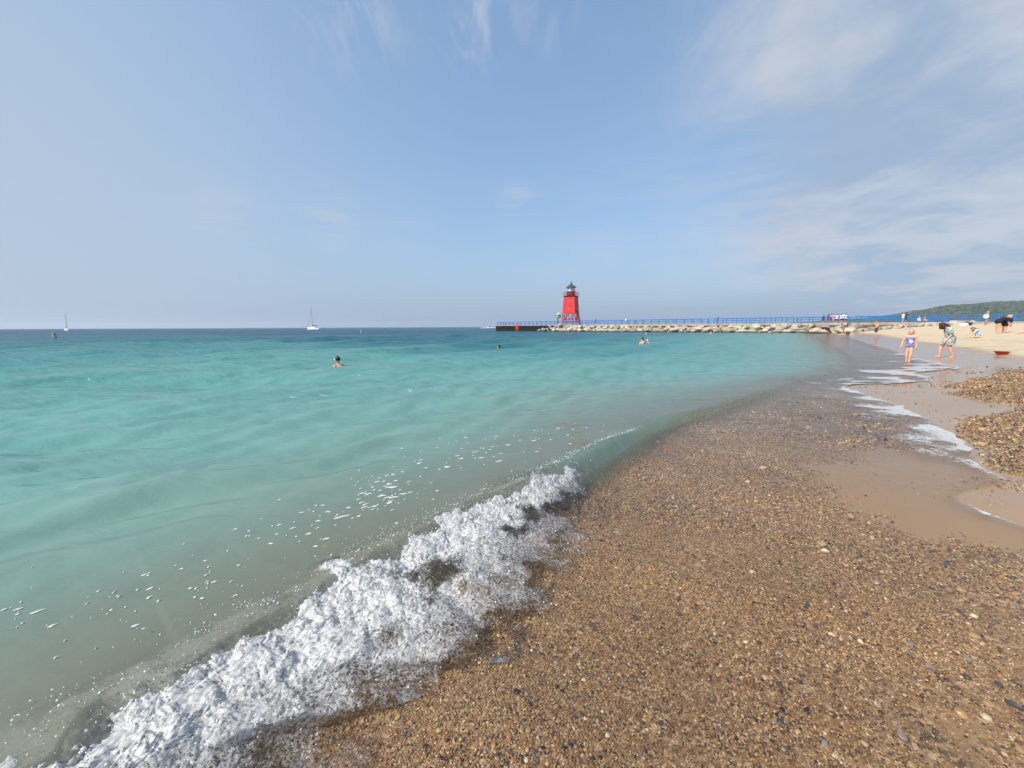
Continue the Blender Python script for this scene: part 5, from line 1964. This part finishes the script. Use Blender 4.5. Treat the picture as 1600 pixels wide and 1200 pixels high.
# the woman in the floral dress, looking down
g = hit(1479, 559)
h = 54.5 * g[1] / F / 0.965
J = joints(h, lean=12, neck=48, pelvis=0.53, arms={'elL': (-0.13, 0.03, 0.62), 'wrL': (-0.11, 0.09, 0.50), 'elR': (0.14, -0.02, 0.62), 'wrR': (0.13, 0.03, 0.47)},
           ankL=(-0.055, -0.10, 0.042), kneeL=(-0.055, -0.005, 0.29), ankR=(0.055, 0.13, 0.042), kneeR=(0.055, 0.13, 0.29))
person('woman in a short floral dress looking down at the wet sand', g, rad(90 - 25), h, J, 'skin', ('brown', 'hang'),
       (('dress', 'dress', 'floral', cut(Vector((0, 0, .36 * h)), Vector((0, 0, -1)))),), 1.02, 0.011, True)

# girl kneeling and digging
g = hit(1531, 528)
h = 1.25 * g[1] / 26.5
hk = 15.5 * g[1] / F / 0.53
J = joints(hk, lean=38, neck=28, pelvis=0.20, kneeL=(-0.07, 0.20, 0.05), kneeR=(0.07, 0.18, 0.05), ankL=(-0.06, -0.06, 0.035), ankR=(0.06, -0.06, 0.035),
           arms={'elL': (-0.10, 0.30, 0.22), 'wrL': (-0.08, 0.36, 0.10), 'elR': (0.10, 0.34, 0.34), 'wrR': (0.08, 0.42, 0.20)})
person('long haired girl kneeling to dig in the dry sand', g, rad(90 - 35), hk, J, 'skin', ('lightbrown', 'long'), (('swimsuit', 'shirt', 'cloth_cyan'),), 0.95, 0.013, True, foot=Vector((0, -1, 0)))
sp = thing('digging_stick', 'thin upright stick the kneeling girl digs with', 'stick', hit(1523, 528.5), 0)
bm = bmesh.new(); bar(bm, (0, 0, -0.05), (0.02, 0.0, 0.50), 0.018, 8); bmesh.ops.create_uvsphere(bm, u_segments=8, v_segments=6, radius=0.028, matrix=Matrix.Translation((0.02, 0, 0.5)))
link('shaft', bm_mesh('shaft', bm, True), M['wood'], sp)

# two people bending over
g = hit(1557, 521.5)
hb = 30.0 * g[1] / F / 0.86
J = joints(hb, lean=62, neck=-8, pelvis=0.54, arms={'elL': (-0.11, 0.28, 0.52), 'wrL': (-0.08, 0.33, 0.40), 'elR': (0.12, 0.26, 0.50), 'wrR': (0.11, 0.32, 0.38)}, ankL=(-0.07, 0.06, 0.042), ankR=(0.07, -0.05, 0.042))
person('person in black swimwear and white cap bending forward on the sand', g, rad(-90 - 10), hb, J, 'skin', ('blond', 'short'), (('swimsuit', 'shirt', 'cloth_black'), ('shorts', 'bottom', 'cloth_black')), 1.12, 0.016, True, cap='cloth_white')
g2 = hit(1568, 520.5)
hb2 = hb * 0.86
J = joints(hb2, lean=50, neck=15, pelvis=0.53, arms={'elL': (-0.12, 0.22, 0.52), 'wrL': (-0.1, 0.27, 0.40), 'elR': (0.12, 0.22, 0.50), 'wrR': (0.11, 0.26, 0.38)}, ankL=(-0.06, 0.05, 0.042), ankR=(0.06, -0.07, 0.042))
person('smaller stooping person in black close behind the white capped one', g2, rad(-75), hb2, J, 'skin2', ('lightbrown', 'short'), (('shirt', 'shirt', 'cloth_black'), ('shorts', 'shorts', 'cloth_black')), 1.0, 0.016, True)

# man in dark trunks at the water's edge
g = hit(1368.5, 525)
hb = 22.5 * g[1] / F
J = joints(hb, lean=3, neck=12, arms={'elL': (-0.14, 0.02, 0.64), 'wrL': (-0.06, 0.12, 0.56), 'elR': (0.15, -0.05, 0.64), 'wrR': (0.13, 0.05, 0.52)}, stride=0.03)
person('shirtless person in dark trunks standing at the water edge', g, rad(90 - 10), hb, J, 'skin', ('lightbrown', 'short'), (('trunks', 'trunks', 'cloth_grey'),), 1.05, 0.022)
# wader further along
g = atY(1317.5, 519.5, 62)
g[2] = ground_at(g[0], g[1])
hb = 17.5 * g[1] / F
J = joints(hb, lean=16, neck=10, stride=0.12)
person('person in brown swimwear stepping along the waterline by the boulders', g, rad(70), hb, J, 'skin2', ('darkhair', 'short'), (('swimsuit', 'swimsuit', 'cloth_brown'),), 1.0, 0.03)
# sunbather
g = hit(1408, 513.5)
hb = 1.7
J = joints(hb, lean=-52, neck=30, pelvis=0.085, kneeL=(-0.055, 0.25, 0.10), kneeR=(0.055, 0.25, 0.07), ankL=(-0.055, 0.49, 0.04), ankR=(0.055, 0.49, 0.04),
           arms={'elL': (-0.16, -0.28, 0.13), 'wrL': (-0.15, -0.18, 0.03), 'elR': (0.16, -0.28, 0.13), 'wrR': (0.15, -0.18, 0.03)})
person('sunbather reclining on the sand in front of pale boulders', g, rad(90 - 12), hb, J, 'skin', ('darkhair', 'short'), (('top', 'top', 'cloth_black'), ('bottom', 'bottom', 'cloth_black')), 1.05, 0.022, foot=Vector((0, 0.3, 0.9)))
ppq = hit(1417.5, 514)
tw2 = thing('beach_towel', 'pale blue towel lying on the sand behind the sunbather', 'towel', ppq, 0.3)
bm = bmesh.new()
xs = np.linspace(-0.9, 0.9, 16); ys = np.linspace(-0.5, 0.5, 10)
vs = [[bm.verts.new((x, y, 0.06 + 0.10 * abs(float(perlin(x * 2.2, y * 2.2))) )) for y in ys] for x in xs]
for i in range(15):
    for j in range(9):
        bm.faces.new((vs[i][j], vs[i + 1][j], vs[i + 1][j + 1], vs[i][j + 1]))
link('towel_cloth', bm_mesh('towel_cloth', bm, True), M['cloth_cyan'], tw2)
# crouching figure at the right-hand end of the beach
g = hit(1604, 520.5)
hb = 1.6
J = joints(hb, lean=66, neck=-10, pelvis=0.30, kneeL=(-0.06, 0.06, 0.05), kneeR=(0.06, 0.02, 0.05), ankL=(-0.05, -0.20, 0.035), ankR=(0.05, -0.22, 0.035),
           arms={'elL': (-0.12, 0.28, 0.20), 'wrL': (-0.11, 0.30, 0.05), 'elR': (0.12, 0.30, 0.20), 'wrR': (0.11, 0.33, 0.05)})
person('person in black shorts crouching on hands and knees on the sand', g, rad(90 + 130), hb, J, 'skin', ('lightbrown', 'short'), (('shorts', 'shorts', 'cloth_black'),), 1.05, 0.018, foot=Vector((0, -1, 0)))

# swimmers
def swimmer(label, px, py, h, show, yaw, hair, wear=(), cap=None, lean=8, skin='skin', arms=None, extra=0, vox=0.016):
    q = at(px, py, 0.02)
    z = surf_z(q[0], q[1])[0]
    J = joints(h, lean=lean, neck=-lean * 0.6, arms=arms)
    top = (J['head'].z + .09 * h)
    return person(label, (q[0], q[1], z - (top - show)), yaw, h, J, skin, hair, wear, 1.05, vox, False, 'swimmers in the lake', cap=cap)


swimmer('swimmer with dark hair in a pale visor out in the turquoise water', 533, 572.5, 1.65, 0.41, rad(60), ('darkhair', 'bun'), (('swimsuit', 'swimsuit', 'cloth_pink'),), cap='visor:cloth_white', lean=18)
swimmer('dark haired swimmer up to the shoulders off the black end of the pier', 784, 543.5, 1.7, 0.42, rad(70), ('darkhair', 'short'), lean=22, skin='skin2')
swimmer('dark haired bather with a bare back standing waist deep near the breakwater', 1004, 537, 1.7, 0.72, rad(5), ('darkhair', 'bun'), (('swimsuit', 'swimsuit', 'skin'),) if False else (), lean=3, arms={'elR': (0.17, 0.06, 0.62), 'wrR': (0.20, 0.18, 0.60), 'elL': (-0.15, 0.03, 0.62), 'wrL': (-0.13, 0.14, 0.56)})
swimmer('child in a white cap low in the water beside the bare backed bather', 1015, 533.5, 1.25, 0.30, rad(110), ('darkhair', 'short'), cap='cloth_white', lean=30)
swimmer('distant swimmer with only the head showing behind the bare backed bather', 1010, 523.5, 1.6, 0.35, rad(120), ('blond', 'short'), vox=0.02)
swimmer('distant swimmer close in front of the breakwater boulders', 1111, 521.5, 1.7, 0.55, rad(150), ('darkhair', 'short'), skin='skin2', vox=0.02)

# people on the pier
def pier_person(label, px, h, hair, wear, yaw, off=2.4, skin='skin', stride=0.03, lean=2, pelv=None):
    s = pier_s(px, off)
    q, a = pier_at(s, off)
    kw = {}
    if pelv:
        kw = dict(pelvis=pelv, kneeL=(-.06, .22, pelv + .02), kneeR=(.06, .22, pelv + .02), ankL=(-.06, .22, .05), ankR=(.06, .22, .05))
    J = joints(h, lean=lean, stride=stride, **kw)
    return person(label, (q[0], q[1], DECK_Z), yaw, h, J, skin, hair, wear, 1.05, 0.035, False, 'people on the pier')


tee = lambda m: ('shirt', 'tee', m)
tr = lambda m: ('shorts', 'trunks', m)
pier_person('person in dark clothes walking on the pier near the lighthouse stair', 931, 1.75, ('darkhair', 'short'), (tee('cloth_navy'), tr('cloth_navy')), rad(90), stride=0.08)
pier_person('person in a white shirt and dark shorts standing on the pier by the railing gap', 977.5, 1.78, ('lightbrown', 'short'), (tee('cloth_white'), tr('cloth_navy')), rad(-80), off=0.9, stride=0.06)
pier_person('lone person in a dark top striding along the middle of the pier', 1121, 1.75, ('darkhair', 'short'), (tee('cloth_grey'), tr('cloth_black')), rad(90), stride=0.11)
for lab, px, hh, hr, w_, yw, sk in [
        ('person in all black at the left end of the group on the pier', 1286, 1.55, ('darkhair', 'short'), (tee('cloth_black'), tr('cloth_black')), rad(-60), 'skin2'),
        ('person in charcoal standing second in the group on the pier', 1293, 1.72, ('darkhair', 'short'), (tee('cloth_grey'), tr('cloth_grey')), rad(-80), 'skin2'),
        ('shirtless person in black shorts in the group on the pier', 1298.5, 1.75, ('darkhair', 'short'), (tr('cloth_black'),), rad(-90), 'skin'),
        ('person in a pink top beside the shirtless one on the pier', 1302, 1.66, ('lightbrown', 'bun'), (tee('cloth_pink'), tr('cloth_pink')), rad(80), 'skin'),
        ('person in a white top with dark shorts in the middle of the pier group', 1306, 1.66, ('darkhair', 'short'), (tee('cloth_white'), tr('cloth_navy')), rad(-70), 'skin'),
        ('person in a white shirt and black shorts before the tallest one on the pier', 1313.5, 1.70, ('darkhair', 'short'), (tee('cloth_white'), tr('cloth_black')), rad(-90), 'skin'),
        ('tallest person of the pier group in white shirt and black trunks', 1316.5, 1.82, ('darkhair', 'short'), (tee('cloth_white'), tr('cloth_black')), rad(90), 'skin2'),
        ('white shirted person at the right end of the pier group', 1321.5, 1.66, ('darkhair', 'bun'), (tee('cloth_white'), tr('cloth_black')), rad(60), 'skin')]:
    pier_person(lab, px, hh, hr, w_, yw, off=1.2 + (px % 3) * 0.4, skin=sk)
pier_person('person in black carrying on along the pier above the sunbather', 1414, 1.85, ('darkhair', 'short'), (tee('cloth_black'), tr('cloth_black')), rad(-90), off=2.8)
pier_person('person in a white top walking beside the one in black on the pier', 1410.5, 1.72, ('blond', 'short'), (tee('cloth_white'), tr('cloth_pink')), rad(-90), off=2.2)
pier_person('person in white sitting on the pier deck behind the blue railing', 1435, 1.6, ('blond', 'short'), (tee('cloth_white'), tr('cloth_white')), rad(150), off=1.2, pelv=0.16, lean=4)
pier_person('person in pale pink sitting on the pier deck behind the blue railing', 1444, 1.65, ('lightbrown', 'short'), (tee('cloth_pink'), tr('cloth_white')), rad(200), off=1.2, pelv=0.20, lean=4)
bpy.data.scenes.remove(tmp)
